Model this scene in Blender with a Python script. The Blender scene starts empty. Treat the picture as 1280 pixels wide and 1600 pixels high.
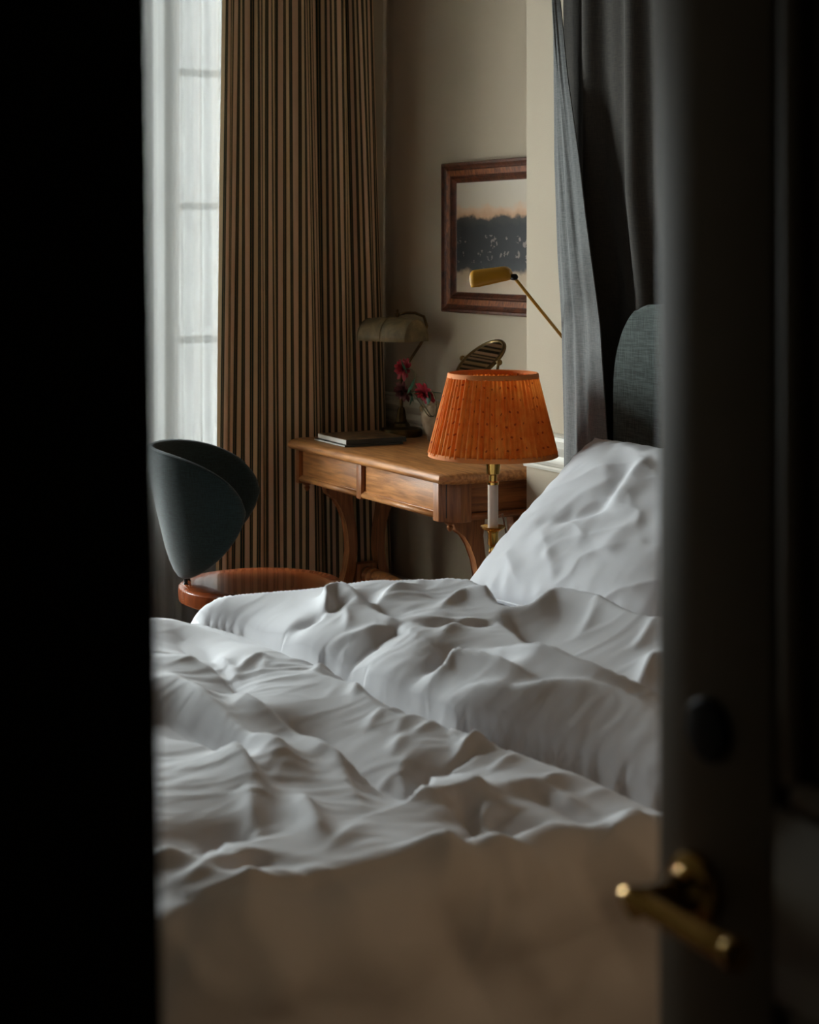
import bpy, bmesh, math, random
import numpy as np
from mathutils import Vector, Matrix

random.seed(4)
PI = math.pi
scene = bpy.context.scene
COL = scene.collection

# ---------------------------------------------------------------- camera
F, HY, H, YAW = 2720.0, 385.0, 1.5, math.radians(29)     # photo: 1280x1600 px
S, C = math.sin(YAW), math.cos(YAW)
cd = bpy.data.cameras.new('camera'); cam = bpy.data.objects.new('camera', cd); COL.objects.link(cam)
cam.location = (0, 0, H); cam.rotation_euler = (PI/2, 0, -YAW)
cd.sensor_fit = 'HORIZONTAL'; cd.sensor_width = 24.0; cd.lens = F/1280*24
cd.shift_x = 0; cd.shift_y = -(800-HY)/1280
cd.clip_start = 0.02
cd.dof.use_dof = True; cd.dof.focus_distance = 5.3; cd.dof.aperture_fstop = 4.0
scene.camera = cam

# ---------------------------------------------------------------- sky, exposure
world = bpy.data.worlds.new('overcast_sky'); scene.world = world; world.use_nodes = True
bg = world.node_tree.nodes['Background']
bg.inputs[0].default_value = (0.955, 0.98, 1.0, 1); bg.inputs[1].default_value = 20.0
vs = scene.view_settings
vs.view_transform = 'Standard'; vs.look = 'None'; vs.gamma = 1.0; vs.use_curve_mapping = False
vs.exposure = 1.5

# the seen window, then an unseen one added to light the bed (x0, x1, z0, z1) in the wall at Y = WY
WY = 6.36
WINDOWS = [(1.90, 2.80, 0.10, 2.95), (0.83, 1.78, 0.10, 2.20)]
for x0, x1, z0, z1 in WINDOWS:
    ld = bpy.data.lights.new('window_daylight', 'AREA'); ld.shape = 'RECTANGLE'
    ld.size = x1-x0; ld.size_y = z1-z0; ld.cycles.is_portal = True
    lo = bpy.data.objects.new('window_daylight', ld); COL.objects.link(lo)
    lo.location = ((x0+x1)/2, WY+0.24, (z0+z1)/2); lo.rotation_euler = (-PI/2, 0, 0)

# ---------------------------------------------------------------- pixel helpers (a pixel gives a direction only)
def ray(px, py):
    a = (px-640)/F; b = -(py-HY)/F
    return (S+a*C, C-a*S, b)
def on_z(px, py, z):
    d = ray(px, py); t = (z-H)/d[2]; return (d[0]*t, d[1]*t)
def on_y(px, py, y):
    d = ray(px, py); t = y/d[1]; return (d[0]*t, H+d[2]*t)
def on_x(px, py, x):
    d = ray(px, py); t = x/d[0]; return (d[1]*t, H+d[2]*t)

# ---------------------------------------------------------------- materials
def nt(name):
    m = bpy.data.materials.new(name); m.use_nodes = True
    n = m.node_tree.nodes; l = m.node_tree.links
    return m, n, l, n['Principled BSDF']
def lin(c):
    return tuple((v/255/12.92 if v/255 <= .04045 else ((v/255+.055)/1.055)**2.4) for v in c)
def mat(name, rgb, rough=.6, metal=0., vary=.0, vscale=8., vstretch=(1, 1, 1), bump=0., bscale=200., bstretch=(1, 1, 1), coat=0., sheen=0., rgb2=None, spec=None, detail=6.):
    """plain principled surface; vary mixes a second tone in by stretched noise, bump adds fine relief"""
    m, n, l, p = nt(name)
    c = lin(rgb); p.inputs['Base Color'].default_value = (*c, 1)
    p.inputs['Roughness'].default_value = rough; p.inputs['Metallic'].default_value = metal
    p.inputs['Coat Weight'].default_value = coat; p.inputs['Sheen Weight'].default_value = sheen
    if spec is not None: p.inputs['Specular IOR Level'].default_value = spec
    tc = n.new('ShaderNodeTexCoord')
    if vary:
        mp = n.new('ShaderNodeMapping'); mp.inputs['Scale'].default_value = vstretch
        l.new(tc.outputs['Object'], mp.inputs['Vector'])
        no = n.new('ShaderNodeTexNoise'); no.inputs['Scale'].default_value = vscale; no.inputs['Detail'].default_value = detail
        no.inputs['Distortion'].default_value = .6
        l.new(mp.outputs[0], no.inputs['Vector'])
        r = n.new('ShaderNodeValToRGB'); r.color_ramp.elements[0].position = .32; r.color_ramp.elements[1].position = .68
        c2 = lin(rgb2) if rgb2 else tuple(v*(1-vary) for v in c)
        r.color_ramp.elements[0].color = (*c2, 1); r.color_ramp.elements[1].color = (*c, 1)
        l.new(no.outputs['Fac'], r.inputs[0]); l.new(r.outputs[0], p.inputs['Base Color'])
    if bump:
        mb = n.new('ShaderNodeMapping'); mb.inputs['Scale'].default_value = bstretch
        l.new(tc.outputs['Object'], mb.inputs['Vector'])
        nb = n.new('ShaderNodeTexNoise'); nb.inputs['Scale'].default_value = bscale; nb.inputs['Detail'].default_value = 3
        l.new(mb.outputs[0], nb.inputs['Vector'])
        b = n.new('ShaderNodeBump'); b.inputs['Strength'].default_value = bump; b.inputs['Distance'].default_value = .002
        l.new(nb.outputs['Fac'], b.inputs['Height']); l.new(b.outputs[0], p.inputs['Normal'])
    return m

def weave_mat(name, rgb, rgb2, scale=420., rough=.9, sheen=.2, bump=.5):
    """woven cloth: crossed stretched noise threads"""
    m, n, l, p = nt(name)
    tc = n.new('ShaderNodeTexCoord'); outs = []
    for st in ((1, 1, .06), (.06, .06, 1)):
        mp = n.new('ShaderNodeMapping'); mp.inputs['Scale'].default_value = st
        l.new(tc.outputs['Object'], mp.inputs['Vector'])
        no = n.new('ShaderNodeTexNoise'); no.inputs['Scale'].default_value = scale; no.inputs['Detail'].default_value = 2
        l.new(mp.outputs[0], no.inputs['Vector']); outs.append(no.outputs['Fac'])
    ad = n.new('ShaderNodeMath'); ad.operation = 'ADD'; l.new(outs[0], ad.inputs[0]); l.new(outs[1], ad.inputs[1])
    hf = n.new('ShaderNodeMath'); hf.operation = 'MULTIPLY'; hf.inputs[1].default_value = .5; l.new(ad.outputs[0], hf.inputs[0])
    r = n.new('ShaderNodeValToRGB'); r.color_ramp.elements[0].position = .4; r.color_ramp.elements[1].position = .6
    r.color_ramp.elements[0].color = (*lin(rgb2), 1); r.color_ramp.elements[1].color = (*lin(rgb), 1)
    l.new(hf.outputs[0], r.inputs[0]); l.new(r.outputs[0], p.inputs['Base Color'])
    b = n.new('ShaderNodeBump'); b.inputs['Strength'].default_value = bump; b.inputs['Distance'].default_value = .001
    l.new(hf.outputs[0], b.inputs['Height']); l.new(b.outputs[0], p.inputs['Normal'])
    p.inputs['Roughness'].default_value = rough; p.inputs['Sheen Weight'].default_value = sheen
    return m

M = {}
M['plaster'] = mat('plaster_paint', (182, 169, 148), .85, vary=.06, vscale=1.5, bump=.25, bscale=300)
M['plaster_warm'] = mat('warm_plaster_paint', (190, 150, 112), .85, vary=.08, vscale=1.5, bump=.2, bscale=300)
M['plaster_dark'] = mat('deep_olive_paint', (74, 68, 56), .85, vary=.08, vscale=1.5)
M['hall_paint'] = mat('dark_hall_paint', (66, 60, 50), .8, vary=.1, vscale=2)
M['ceiling'] = mat('ceiling_paint', (80, 70, 58), .9, vary=.04, vscale=2)
M['trim'] = mat('trim_paint', (205, 200, 188), .45, vary=.05, vscale=6)
M['floor'] = mat('oak_floor', (104, 66, 36), .45, vary=.4, vscale=4, vstretch=(8, .6, 1), bump=.2, bscale=60, bstretch=(6, .5, 1))
M['window_paint'] = mat('window_frame_paint', (196, 196, 190), .5, vary=.05, vscale=5)
M['oak'] = mat('golden_oak', (200, 138, 80), .46, vary=.4, vscale=16, vstretch=(5, .45, 5), bump=.25, bscale=120, bstretch=(3, .25, 3), coat=.0, rgb2=(140, 86, 42))
M['oak_side'] = mat('golden_oak_side', (176, 112, 60), .42, vary=.4, vscale=16, vstretch=(.45, 5, 5), bump=.25, bscale=120, bstretch=(.25, 3, 3), coat=.0, rgb2=(112, 66, 34))
M['oak_up'] = mat('golden_oak_upright', (164, 104, 58), .42, vary=.4, vscale=16, vstretch=(5, 5, .45), bump=.25, bscale=120, bstretch=(3, 3, .25), coat=.0, rgb2=(116, 68, 34))
M['cherry'] = mat('polished_cherry', (150, 74, 34), .24, vary=.35, vscale=7, vstretch=(1, 6, 1), coat=.4, rgb2=(104, 46, 20))
M['dark_wood'] = mat('dark_carved_frame', (100, 50, 24), .42, vary=.6, vscale=26, vstretch=(1, 1, 1), bump=.6, bscale=90, coat=.2, rgb2=(54, 26, 14))
M['frame_burr'] = mat('burr_wood', (150, 84, 38), .4, vary=.6, vscale=60, vstretch=(1, 2.2, .6), bump=.5, bscale=140, rgb2=(80, 38, 16))
M['brass'] = mat('polished_brass', (214, 168, 88), .2, 1., vary=.15, vscale=12)
M['old_brass'] = mat('antique_brass', (122, 98, 62), .36, 1., vary=.45, vscale=14, rgb2=(66, 54, 36))
M['ochre'] = mat('ochre_enamel', (196, 140, 30), .42, vary=.06, vscale=10)
M['black_metal'] = mat('black_metal', (22, 20, 18), .4, .6)
M['green_wool'] = weave_mat('teal_wool', (27, 46, 46), (13, 26, 26), 520., .95, .12)
M['headboard'] = weave_mat('headboard_linen', (76, 88, 83), (36, 44, 42), 330., .95, .15)
M['linen_dark'] = weave_mat('charcoal_linen', (68, 63, 56), (52, 49, 45), 560., .95, .05)
M['linen_grey'] = weave_mat('blue_grey_linen', (116, 117, 115), (92, 94, 94), 620., .95, .1)
def cotton_mat():
    m = mat('white_cotton', (228, 228, 232), .8, sheen=.1, spec=.25)
    n = m.node_tree.nodes; l = m.node_tree.links; p = n['Principled BSDF']
    tc = n.new('ShaderNodeTexCoord')
    def layer(scale, st, typ):
        mp = n.new('ShaderNodeMapping'); mp.inputs['Scale'].default_value = st; mp.inputs['Rotation'].default_value = (0, 0, -.5); l.new(tc.outputs['Object'], mp.inputs[0])
        no = n.new('ShaderNodeTexNoise'); no.noise_type = typ; no.inputs['Scale'].default_value = scale; no.inputs['Detail'].default_value = 3; no.inputs['Distortion'].default_value = .5
        l.new(mp.outputs[0], no.inputs['Vector']); return no.outputs['Fac']
    b1 = n.new('ShaderNodeBump'); b1.inputs['Strength'].default_value = .22; b1.inputs['Distance'].default_value = .006
    l.new(layer(9., (1, 2.2, 1.5), 'RIDGED_MULTIFRACTAL'), b1.inputs['Height'])
    b2 = n.new('ShaderNodeBump'); b2.inputs['Strength'].default_value = .12; b2.inputs['Distance'].default_value = .001
    l.new(layer(600., (1, 1, 1), 'FBM'), b2.inputs['Height']); l.new(b1.outputs[0], b2.inputs['Normal']); l.new(b2.outputs[0], p.inputs['Normal'])
    return m
M['cotton'] = cotton_mat()
M['sheet'] = mat('white_sheet', (220, 218, 220), .85, bump=.1, bscale=600, spec=.2)
M['door_paint'] = mat('door_paint', (132, 114, 86), .5, vary=.06, vscale=3)
M['parchment'] = mat('worn_parchment', (150, 132, 96), .6, vary=.5, vscale=16, bump=.3, bscale=60, rgb2=(92, 82, 62))
M['clay'] = mat('aged_clay', (186, 166, 140), .85, vary=.4, vscale=26, bump=.6, bscale=90, rgb2=(140, 118, 94))
M['petal'] = mat('crimson_petal', (158, 14, 38), .6, vary=.35, vscale=60)
M['petal_dull'] = mat('faded_petal', (92, 36, 36), .7, vary=.35, vscale=60)
M['leaf'] = mat('dark_leaf', (30, 84, 58), .5, vary=.35, vscale=40)
M['stem'] = mat('brown_stem', (96, 84, 52), .6, vary=.3, vscale=60)
M['paper'] = mat('page_edges', (224, 222, 216), .8, vary=.12, vscale=400, vstretch=(.02, .02, 4))
M['cover'] = mat('printed_cover', (150, 112, 76), .35, vary=.8, vscale=26, rgb2=(44, 40, 34))
M['cover_dark'] = mat('dark_cover', (38, 38, 34), .4, vary=.3, vscale=20)
M['ivory'] = mat('ivory_tube', (216, 200, 184), .4, vary=.05, vscale=10)
M['trim_cloth'] = mat('orange_binding', (222, 132, 66), .8, bump=.4, bscale=500)
M['cord'] = mat('brown_flex', (120, 84, 56), .6, bump=.4, bscale=500)
M['mattress'] = mat('mattress_ticking', (206, 202, 194), .9, bump=.15, bscale=300)
M['slot'] = mat('dark_gap', (30, 20, 12), .8, vary=.2, vscale=20)

def mirror_mat():
    m, n, l, p = nt('mirror_glass')
    p.inputs['Base Color'].default_value = (.82, .82, .8, 1); p.inputs['Metallic'].default_value = 1; p.inputs['Roughness'].default_value = .02
    return m
M['mirror'] = mirror_mat()
def glass_mat():
    m, n, l, p = nt('window_glass'); n.remove(p); out = n['Material Output']
    t = n.new('ShaderNodeBsdfTransparent'); t.inputs[0].default_value = (.93, .96, .95, 1)
    g = n.new('ShaderNodeBsdfGlossy'); g.inputs['Roughness'].default_value = .02
    mx = n.new('ShaderNodeMixShader'); mx.inputs[0].default_value = .06
    l.new(t.outputs[0], mx.inputs[1]); l.new(g.outputs[0], mx.inputs[2]); l.new(mx.outputs[0], out.inputs[0])
    return m
M['glass'] = glass_mat()
def clear_mat():
    m, n, l, p = nt('clear_plastic')
    p.inputs['Base Color'].default_value = (.9, .92, .95, 1); p.inputs['Roughness'].default_value = .12; p.inputs['Transmission Weight'].default_value = .8
    return m
M['clear'] = clear_mat()
def sheer_mat(name, t_open, t_pass):
    """voile: part open weave, part thread that scatters light through"""
    m, n, l, p = nt(name); n.remove(p); out = n['Material Output']
    t = n.new('ShaderNodeBsdfTransparent')
    tl = n.new('ShaderNodeBsdfTranslucent'); tl.inputs[0].default_value = (t_pass, t_pass, t_pass*.97, 1)
    df = n.new('ShaderNodeBsdfDiffuse'); df.inputs[0].default_value = (.7, .7, .68, 1)
    tc = n.new('ShaderNodeTexCoord'); mp = n.new('ShaderNodeMapping'); mp.inputs['Scale'].default_value = (1, 1, .05)
    l.new(tc.outputs['Object'], mp.inputs[0])
    no = n.new('ShaderNodeTexNoise'); no.inputs['Scale'].default_value = 300; l.new(mp.outputs[0], no.inputs['Vector'])
    a = n.new('ShaderNodeMixShader'); a.inputs[0].default_value = .3
    l.new(tl.outputs[0], a.inputs[1]); l.new(df.outputs[0], a.inputs[2])
    mm = n.new('ShaderNodeMath'); mm.operation = 'MULTIPLY'; mm.inputs[1].default_value = t_open*2; l.new(no.outputs['Fac'], mm.inputs[0])
    b = n.new('ShaderNodeMixShader'); l.new(mm.outputs[0], b.inputs[0])
    l.new(a.outputs[0], b.inputs[1]); l.new(t.outputs[0], b.inputs[2]); l.new(b.outputs[0], out.inputs[0])
    return m
M['sheer'] = sheer_mat('voile', .0045, .034)

def stripe_mat():
    """ticking stripe along the cloth's own width (uv u in metres)"""
    m, n, l, p = nt('striped_ticking')
    uv = n.new('ShaderNodeUVMap'); uv.uv_map = 'UVMap'
    sp = n.new('ShaderNodeSeparateXYZ'); l.new(uv.outputs[0], sp.inputs[0])
    dv = n.new('ShaderNodeMath'); dv.operation = 'DIVIDE'; dv.inputs[1].default_value = .066; l.new(sp.outputs[0], dv.inputs[0])
    fr = n.new('ShaderNodeMath'); fr.operation = 'FRACT'; l.new(dv.outputs[0], fr.inputs[0])
    r = n.new('ShaderNodeValToRGB'); cr = r.color_ramp; cr.interpolation = 'CONSTANT'
    tan, pink, dk, ol = lin((220, 196, 158)), lin((222, 190, 160)), lin((36, 48, 44)), lin((150, 126, 90))
    seq = [(0, tan), (.24, ol), (.26, dk), (.34, ol), (.37, dk), (.45, ol), (.47, pink), (.75, ol), (.77, dk), (.85, ol), (.88, dk), (.97, ol)]
    cr.elements[0].color = (*seq[0][1], 1); cr.elements[0].position = 0
    cr.elements[1].position = seq[1][0]; cr.elements[1].color = (*seq[1][1], 1)
    for pos, c in seq[2:]:
        e = cr.elements.new(pos); e.color = (*c, 1)
    l.new(fr.outputs[0], r.inputs[0]); l.new(r.outputs[0], p.inputs['Base Color'])
    p.inputs['Roughness'].default_value = .9; p.inputs['Specular IOR Level'].default_value = .2
    tc = n.new('ShaderNodeTexCoord'); no = n.new('ShaderNodeTexNoise'); no.inputs['Scale'].default_value = 500
    l.new(tc.outputs['Object'], no.inputs['Vector'])
    b = n.new('ShaderNodeBump'); b.inputs['Strength'].default_value = .3; b.inputs['Distance'].default_value = .001
    l.new(no.outputs['Fac'], b.inputs['Height']); l.new(b.outputs[0], p.inputs['Normal'])
    return m
M['stripe'] = stripe_mat()

def shade_mat():
    """orange pleated silk with small dark red dots (uv: u = turns*60, v = 0..1)"""
    m, n, l, p = nt('orange_silk'); out = n['Material Output']
    uv = n.new('ShaderNodeUVMap'); uv.uv_map = 'UVMap'
    sp = n.new('ShaderNodeSeparateXYZ'); l.new(uv.outputs[0], sp.inputs[0])
    def math_(op, a, b=None, v=None):
        q = n.new('ShaderNodeMath'); q.operation = op
        l.new(a, q.inputs[0])
        if b is not None: l.new(b, q.inputs[1])
        if v is not None: q.inputs[1].default_value = v
        return q.outputs[0]
    tj = n.new('ShaderNodeTexNoise'); tj.inputs['Scale'].default_value = .9; l.new(uv.outputs[0], tj.inputs['Vector'])
    rows = math_('ADD', math_('MULTIPLY', sp.outputs[1], v=6.5), math_('MULTIPLY', tj.outputs['Fac'], v=1.3)); rf = math_('FLOOR', rows); ry = math_('SUBTRACT', math_('FRACT', rows), v=.5)
    sh = math_('MULTIPLY', math_('MODULO', rf, v=2.), v=.5)
    us = math_('ADD', math_('MULTIPLY', sp.outputs[0], v=.62), sh); ux = math_('SUBTRACT', math_('FRACT', us), v=.5)
    d2 = math_('ADD', math_('POWER', math_('ABSOLUTE', math_('MULTIPLY', ux, v=1.0)), v=2.), math_('POWER', math_('ABSOLUTE', ry), v=2.))
    dot = math_('MULTIPLY', math_('LESS_THAN', d2, v=.008), v=.8)
    tc = n.new('ShaderNodeTexCoord'); no = n.new('ShaderNodeTexNoise'); no.inputs['Scale'].default_value = 40; no.inputs['Detail'].default_value = 4
    l.new(tc.outputs['Object'], no.inputs['Vector'])
    r = n.new('ShaderNodeValToRGB'); r.color_ramp.elements[0].position = .3; r.color_ramp.elements[1].position = .7
    r.color_ramp.elements[0].color = (*lin((230, 128, 44)), 1); r.color_ramp.elements[1].color = (*lin((246, 160, 72)), 1)
    l.new(no.outputs['Fac'], r.inputs[0])
    mx = n.new('ShaderNodeMix'); mx.data_type = 'RGBA'
    l.new(dot, mx.inputs['Factor']); l.new(r.outputs[0], mx.inputs['A']); mx.inputs['B'].default_value = (*lin((150, 50, 22)), 1)
    l.new(mx.outputs['Result'], p.inputs['Base Color'])
    p.inputs['Roughness'].default_value = .75; p.inputs['Specular IOR Level'].default_value = .25
    tl = n.new('ShaderNodeBsdfTranslucent'); l.new(mx.outputs['Result'], tl.inputs[0])
    ms = n.new('ShaderNodeMixShader'); ms.inputs[0].default_value = .42
    l.new(p.outputs[0], ms.inputs[1]); l.new(tl.outputs[0], ms.inputs[2]); l.new(ms.outputs[0], out.inputs[0])
    return m
M['shade'] = shade_mat()

def painting_mat():
    """loose landscape: pale sky, warm haze, dark field with pale dabs, sand; object y = across, z = up (0..1 over the canvas)"""
    m, n, l, p = nt('oil_landscape')
    uv = n.new('ShaderNodeUVMap'); uv.uv_map = 'UVMap'
    no = n.new('ShaderNodeTexNoise'); no.inputs['Scale'].default_value = 7; no.inputs['Detail'].default_value = 5; l.new(uv.outputs[0], no.inputs['Vector'])
    sp = n.new('ShaderNodeSeparateXYZ'); l.new(uv.outputs[0], sp.inputs[0])
    def math_(op, a, b=None, v=None):
        q = n.new('ShaderNodeMath'); q.operation = op; l.new(a, q.inputs[0])
        if b is not None: l.new(b, q.inputs[1])
        if v is not None: q.inputs[1].default_value = v
        return q.outputs[0]
    off = math_('MULTIPLY', math_('SUBTRACT', no.outputs['Fac'], v=.5), v=.16)
    y = math_('ADD', sp.outputs[1], off)
    r = n.new('ShaderNodeValToRGB'); cr = r.color_ramp
    stops = [(0, (188, 170, 148)), (.17, (176, 152, 124)), (.21, (40, 40, 42)), (.30, (9, 12, 17)), (.60, (13, 15, 17)), (.67, (48, 44, 38)), (.70, (186, 146, 112)), (.75, (200, 166, 136)), (.80, (192, 180, 162)), (1, (196, 186, 170))]
    cr.elements[0].position = 0; cr.elements[0].color = (*lin(stops[0][1]), 1)
    cr.elements[1].position = 1; cr.elements[1].color = (*lin(stops[-1][1]), 1)
    for pos, c in stops[1:-1]:
        e = cr.elements.new(pos); e.color = (*lin(c), 1)
    l.new(y, r.inputs[0])
    vo = n.new('ShaderNodeTexVoronoi'); vo.inputs['Scale'].default_value = 9; vo.feature = 'F1'
    l.new(uv.outputs[0], vo.inputs['Vector'])
    n2 = n.new('ShaderNodeTexNoise'); n2.inputs['Scale'].default_value = 22; n2.inputs['Detail'].default_value = 4; l.new(uv.outputs[0], n2.inputs['Vector'])
    ring = math_('LESS_THAN', math_('ABSOLUTE', math_('SUBTRACT', vo.outputs['Distance'], v=.30)), v=.09)
    brk = math_('GREATER_THAN', n2.outputs['Fac'], v=.52)
    lo = math_('GREATER_THAN', sp.outputs[1], v=.27); hi = math_('LESS_THAN', sp.outputs[1], v=.52)
    k = math_('MULTIPLY', math_('MULTIPLY', ring, brk), math_('MULTIPLY', lo, hi)); k = math_('MULTIPLY', k, v=.45)
    mx = n.new('ShaderNodeMix'); mx.data_type = 'RGBA'; l.new(k, mx.inputs['Factor']); l.new(r.outputs[0], mx.inputs['A'])
    mx.inputs['B'].default_value = (*lin((176, 160, 150)), 1)
    l.new(mx.outputs['Result'], p.inputs['Base Color']); p.inputs['Roughness'].default_value = .55
    return m
M['painting'] = painting_mat()

# ---------------------------------------------------------------- mesh helpers
def build(name, verts, faces, material, parent=None, smooth=True, uvs=None, loc=None):
    me = bpy.data.meshes.new(name)
    me.from_pydata([tuple(v) for v in verts], [], [tuple(f) for f in faces]); me.update()
    if uvs is not None:
        ul = me.uv_layers.new(name='UVMap')
        li = np.zeros(len(me.loops), dtype=np.int32); me.loops.foreach_get('vertex_index', li)
        ul.data.foreach_set('uv', np.asarray(uvs, dtype=np.float32)[li].ravel())
    bm = bmesh.new(); bm.from_mesh(me); bmesh.ops.recalc_face_normals(bm, faces=bm.faces); bm.to_mesh(me); bm.free()
    if smooth: me.polygons.foreach_set('use_smooth', [True]*len(me.polygons))
    me.materials.append(M[material])
    o = bpy.data.objects.new(name, me); COL.objects.link(o)
    if parent is not None: o.parent = parent
    if loc is not None: o.location = loc
    return o

def bm_obj(name, bm, material, parent=None, smooth=False, loc=None):
    me = bpy.data.meshes.new(name); bmesh.ops.recalc_face_normals(bm, faces=bm.faces); bm.to_mesh(me); bm.free()
    if smooth:
        me.polygons.foreach_set('use_smooth', [True]*len(me.polygons))
        me.set_sharp_from_angle(angle=math.radians(38))
    me.materials.append(M[material])
    o = bpy.data.objects.new(name, me); COL.objects.link(o)
    if parent is not None: o.parent = parent
    if loc is not None: o.location = loc
    return o

def add_box(bm, a, b, bevel=0.):
    r = bmesh.ops.create_cube(bm, size=1.)
    v = r['verts']
    for q in v:
        q.co = Vector([(a[i]+b[i])/2 + q.co[i]*(b[i]-a[i]) for i in range(3)])
    if bevel:
        es = list({e for q in v for e in q.link_edges})
        bmesh.ops.bevel(bm, geom=es, offset=bevel, segments=2, profile=.5, affect='EDGES')
def box(name, a, b, material, parent=None, bevel=0.):
    bm = bmesh.new(); add_box(bm, a, b, bevel); return bm_obj(name, bm, material, parent, smooth=bevel > 0)
def boxes(name, lst, material, parent=None, bevel=0.):
    bm = bmesh.new()
    for a, b in lst: add_box(bm, a, b, bevel)
    return bm_obj(name, bm, material, parent, smooth=bevel > 0)

def lathe(name, prof, material, parent=None, n=40, axis=None, loc=(0, 0, 0), cap=True):
    """prof: (radius, height) list turned about z, or about a given axis direction"""
    vs_, fs = [], []
    q = Vector((0, 0, 1)).rotation_difference(Vector(axis)) if axis else None
    for r, z in prof:
        for k in range(n):
            a = 2*PI*k/n; v = Vector((r*math.cos(a), r*math.sin(a), z))
            if q: v = q @ v
            vs_.append(v+Vector(loc))
    m = len(prof)
    for i in range(m-1):
        for k in range(n):
            fs.append((i*n+k, i*n+(k+1) % n, (i+1)*n+(k+1) % n, (i+1)*n+k))
    if cap:
        fs.append(tuple(range(n))[::-1]); fs.append(tuple(range((m-1)*n, m*n)))
    o = build(name, vs_, fs, material, parent)
    o.data.set_sharp_from_angle(angle=math.radians(40))
    return o

def tube(name, pts, rad, material, parent=None, n=10, closed=False):
    P = [Vector(p) for p in pts]; m = len(P)
    R = rad if isinstance(rad, (list, tuple)) else [rad]*m
    vs_, fs = [], []; prev = None
    for i in range(m):
        if closed: t = P[(i+1) % m]-P[i-1]
        else: t = P[min(i+1, m-1)]-P[max(i-1, 0)]
        t.normalize()
        if prev is None:
            u = t.orthogonal().normalized()
        else:
            u = (prev - t*prev.dot(t)).normalized()
        prev = u; w = t.cross(u)
        for k in range(n):
            a = 2*PI*k/n; vs_.append(P[i]+(u*math.cos(a)+w*math.sin(a))*R[i])
    for i in range(m if closed else m-1):
        j = (i+1) % m
        for k in range(n): fs.append((i*n+k, i*n+(k+1) % n, j*n+(k+1) % n, j*n+k))
    if not closed:
        fs.append(tuple(range(n))[::-1]); fs.append(tuple(range((m-1)*n, m*n)))
    return build(name, vs_, fs, material, parent)

def prism(name, outline, lo, hi, material, parent=None, plane='xz', bevel=.004, smooth=True):
    """closed outline (2d) pushed from lo to hi along the third axis, edges bevelled"""
    bm = bmesh.new()
    def p3(a, b, c): return {'xz': (a, c, b), 'yz': (c, a, b), 'xy': (a, b, c)}[plane]
    A = [bm.verts.new(p3(a, b, lo)) for a, b in outline]; B = [bm.verts.new(p3(a, b, hi)) for a, b in outline]
    k = len(outline)
    fa = bm.faces.new(A); fb = bm.faces.new(B[::-1])
    for i in range(k): bm.faces.new((A[i], B[i], B[(i+1) % k], A[(i+1) % k]))
    if bevel:
        es = list(fa.edges)+list(fb.edges)
        bmesh.ops.bevel(bm, geom=es, offset=bevel, segments=2, profile=.5, affect='EDGES')
    return bm_obj(name, bm, material, parent, smooth=smooth)

def grid_surface(name, X, Y, Z, material, parent=None, uv=None, thickness=0.):
    nv, nu = X.shape
    V = np.stack([X.ravel(), Y.ravel(), Z.ravel()], 1)
    i = np.arange(nv*nu).reshape(nv, nu)
    Fq = np.stack([i[:-1, :-1].ravel(), i[:-1, 1:].ravel(), i[1:, 1:].ravel(), i[1:, :-1].ravel()], 1)
    me = bpy.data.meshes.new(name)
    me.vertices.add(len(V)); me.vertices.foreach_set('co', V.astype(np.float32).ravel())
    me.loops.add(Fq.size); me.loops.foreach_set('vertex_index', Fq.astype(np.int32).ravel())
    me.polygons.add(len(Fq)); me.polygons.foreach_set('loop_start', np.arange(0, Fq.size, 4, dtype=np.int32))
    me.update(calc_edges=True); me.validate()
    if uv is not None:
        ul = me.uv_layers.new(name='UVMap'); ul.data.foreach_set('uv', uv.reshape(-1, 2)[Fq.ravel()].astype(np.float32).ravel())
    me.polygons.foreach_set('use_smooth', [True]*len(me.polygons))
    me.materials.append(M[material])
    o = bpy.data.objects.new(name, me); COL.objects.link(o)
    if parent is not None: o.parent = parent
    if thickness:
        s = o.modifiers.new('thickness', 'SOLIDIFY'); s.thickness = thickness; s.offset = 0
    return o

def thing(name, label, cat, loc=(0, 0, 0), rotz=0., group=None):
    o = bpy.data.objects.new(name, None); COL.objects.link(o)
    o.location = loc; o.rotation_euler = (0, 0, rotz); o.empty_display_size = .1
    return tag(o, label, cat, group)
def tag(o, label, cat, group=None):
    o['label'] = label; o['category'] = cat
    if group: o['group'] = group
    return o
def structure(o, label=None):
    o['kind'] = 'structure'
    if label: o['label'] = label
    return o

# value noise (numpy)
class VNoise:
    def __init__(self, seed): self.t = np.random.RandomState(seed).rand(256, 256)
    def at(self, x, y):
        xi = np.floor(x).astype(int); yi = np.floor(y).astype(int); fx = x-xi; fy = y-yi
        fx = fx*fx*fx*(fx*(fx*6-15)+10); fy = fy*fy*fy*(fy*(fy*6-15)+10)
        t = self.t; a = t[xi % 256, yi % 256]; b = t[(xi+1) % 256, yi % 256]; c = t[xi % 256, (yi+1) % 256]; d = t[(xi+1) % 256, (yi+1) % 256]
        return (a*(1-fx)+b*fx)*(1-fy)+(c*(1-fx)+d*fx)*fy-.5
VN = [VNoise(s) for s in range(8)]
def fbm(x, y, k=0, octv=3):
    s = 0; a = 1.
    for i in range(octv): s = s+a*VN[(k+i) % 8].at(x*2**i+7.3*i, y*2**i+3.1*i); a *= .5
    return s

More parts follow.
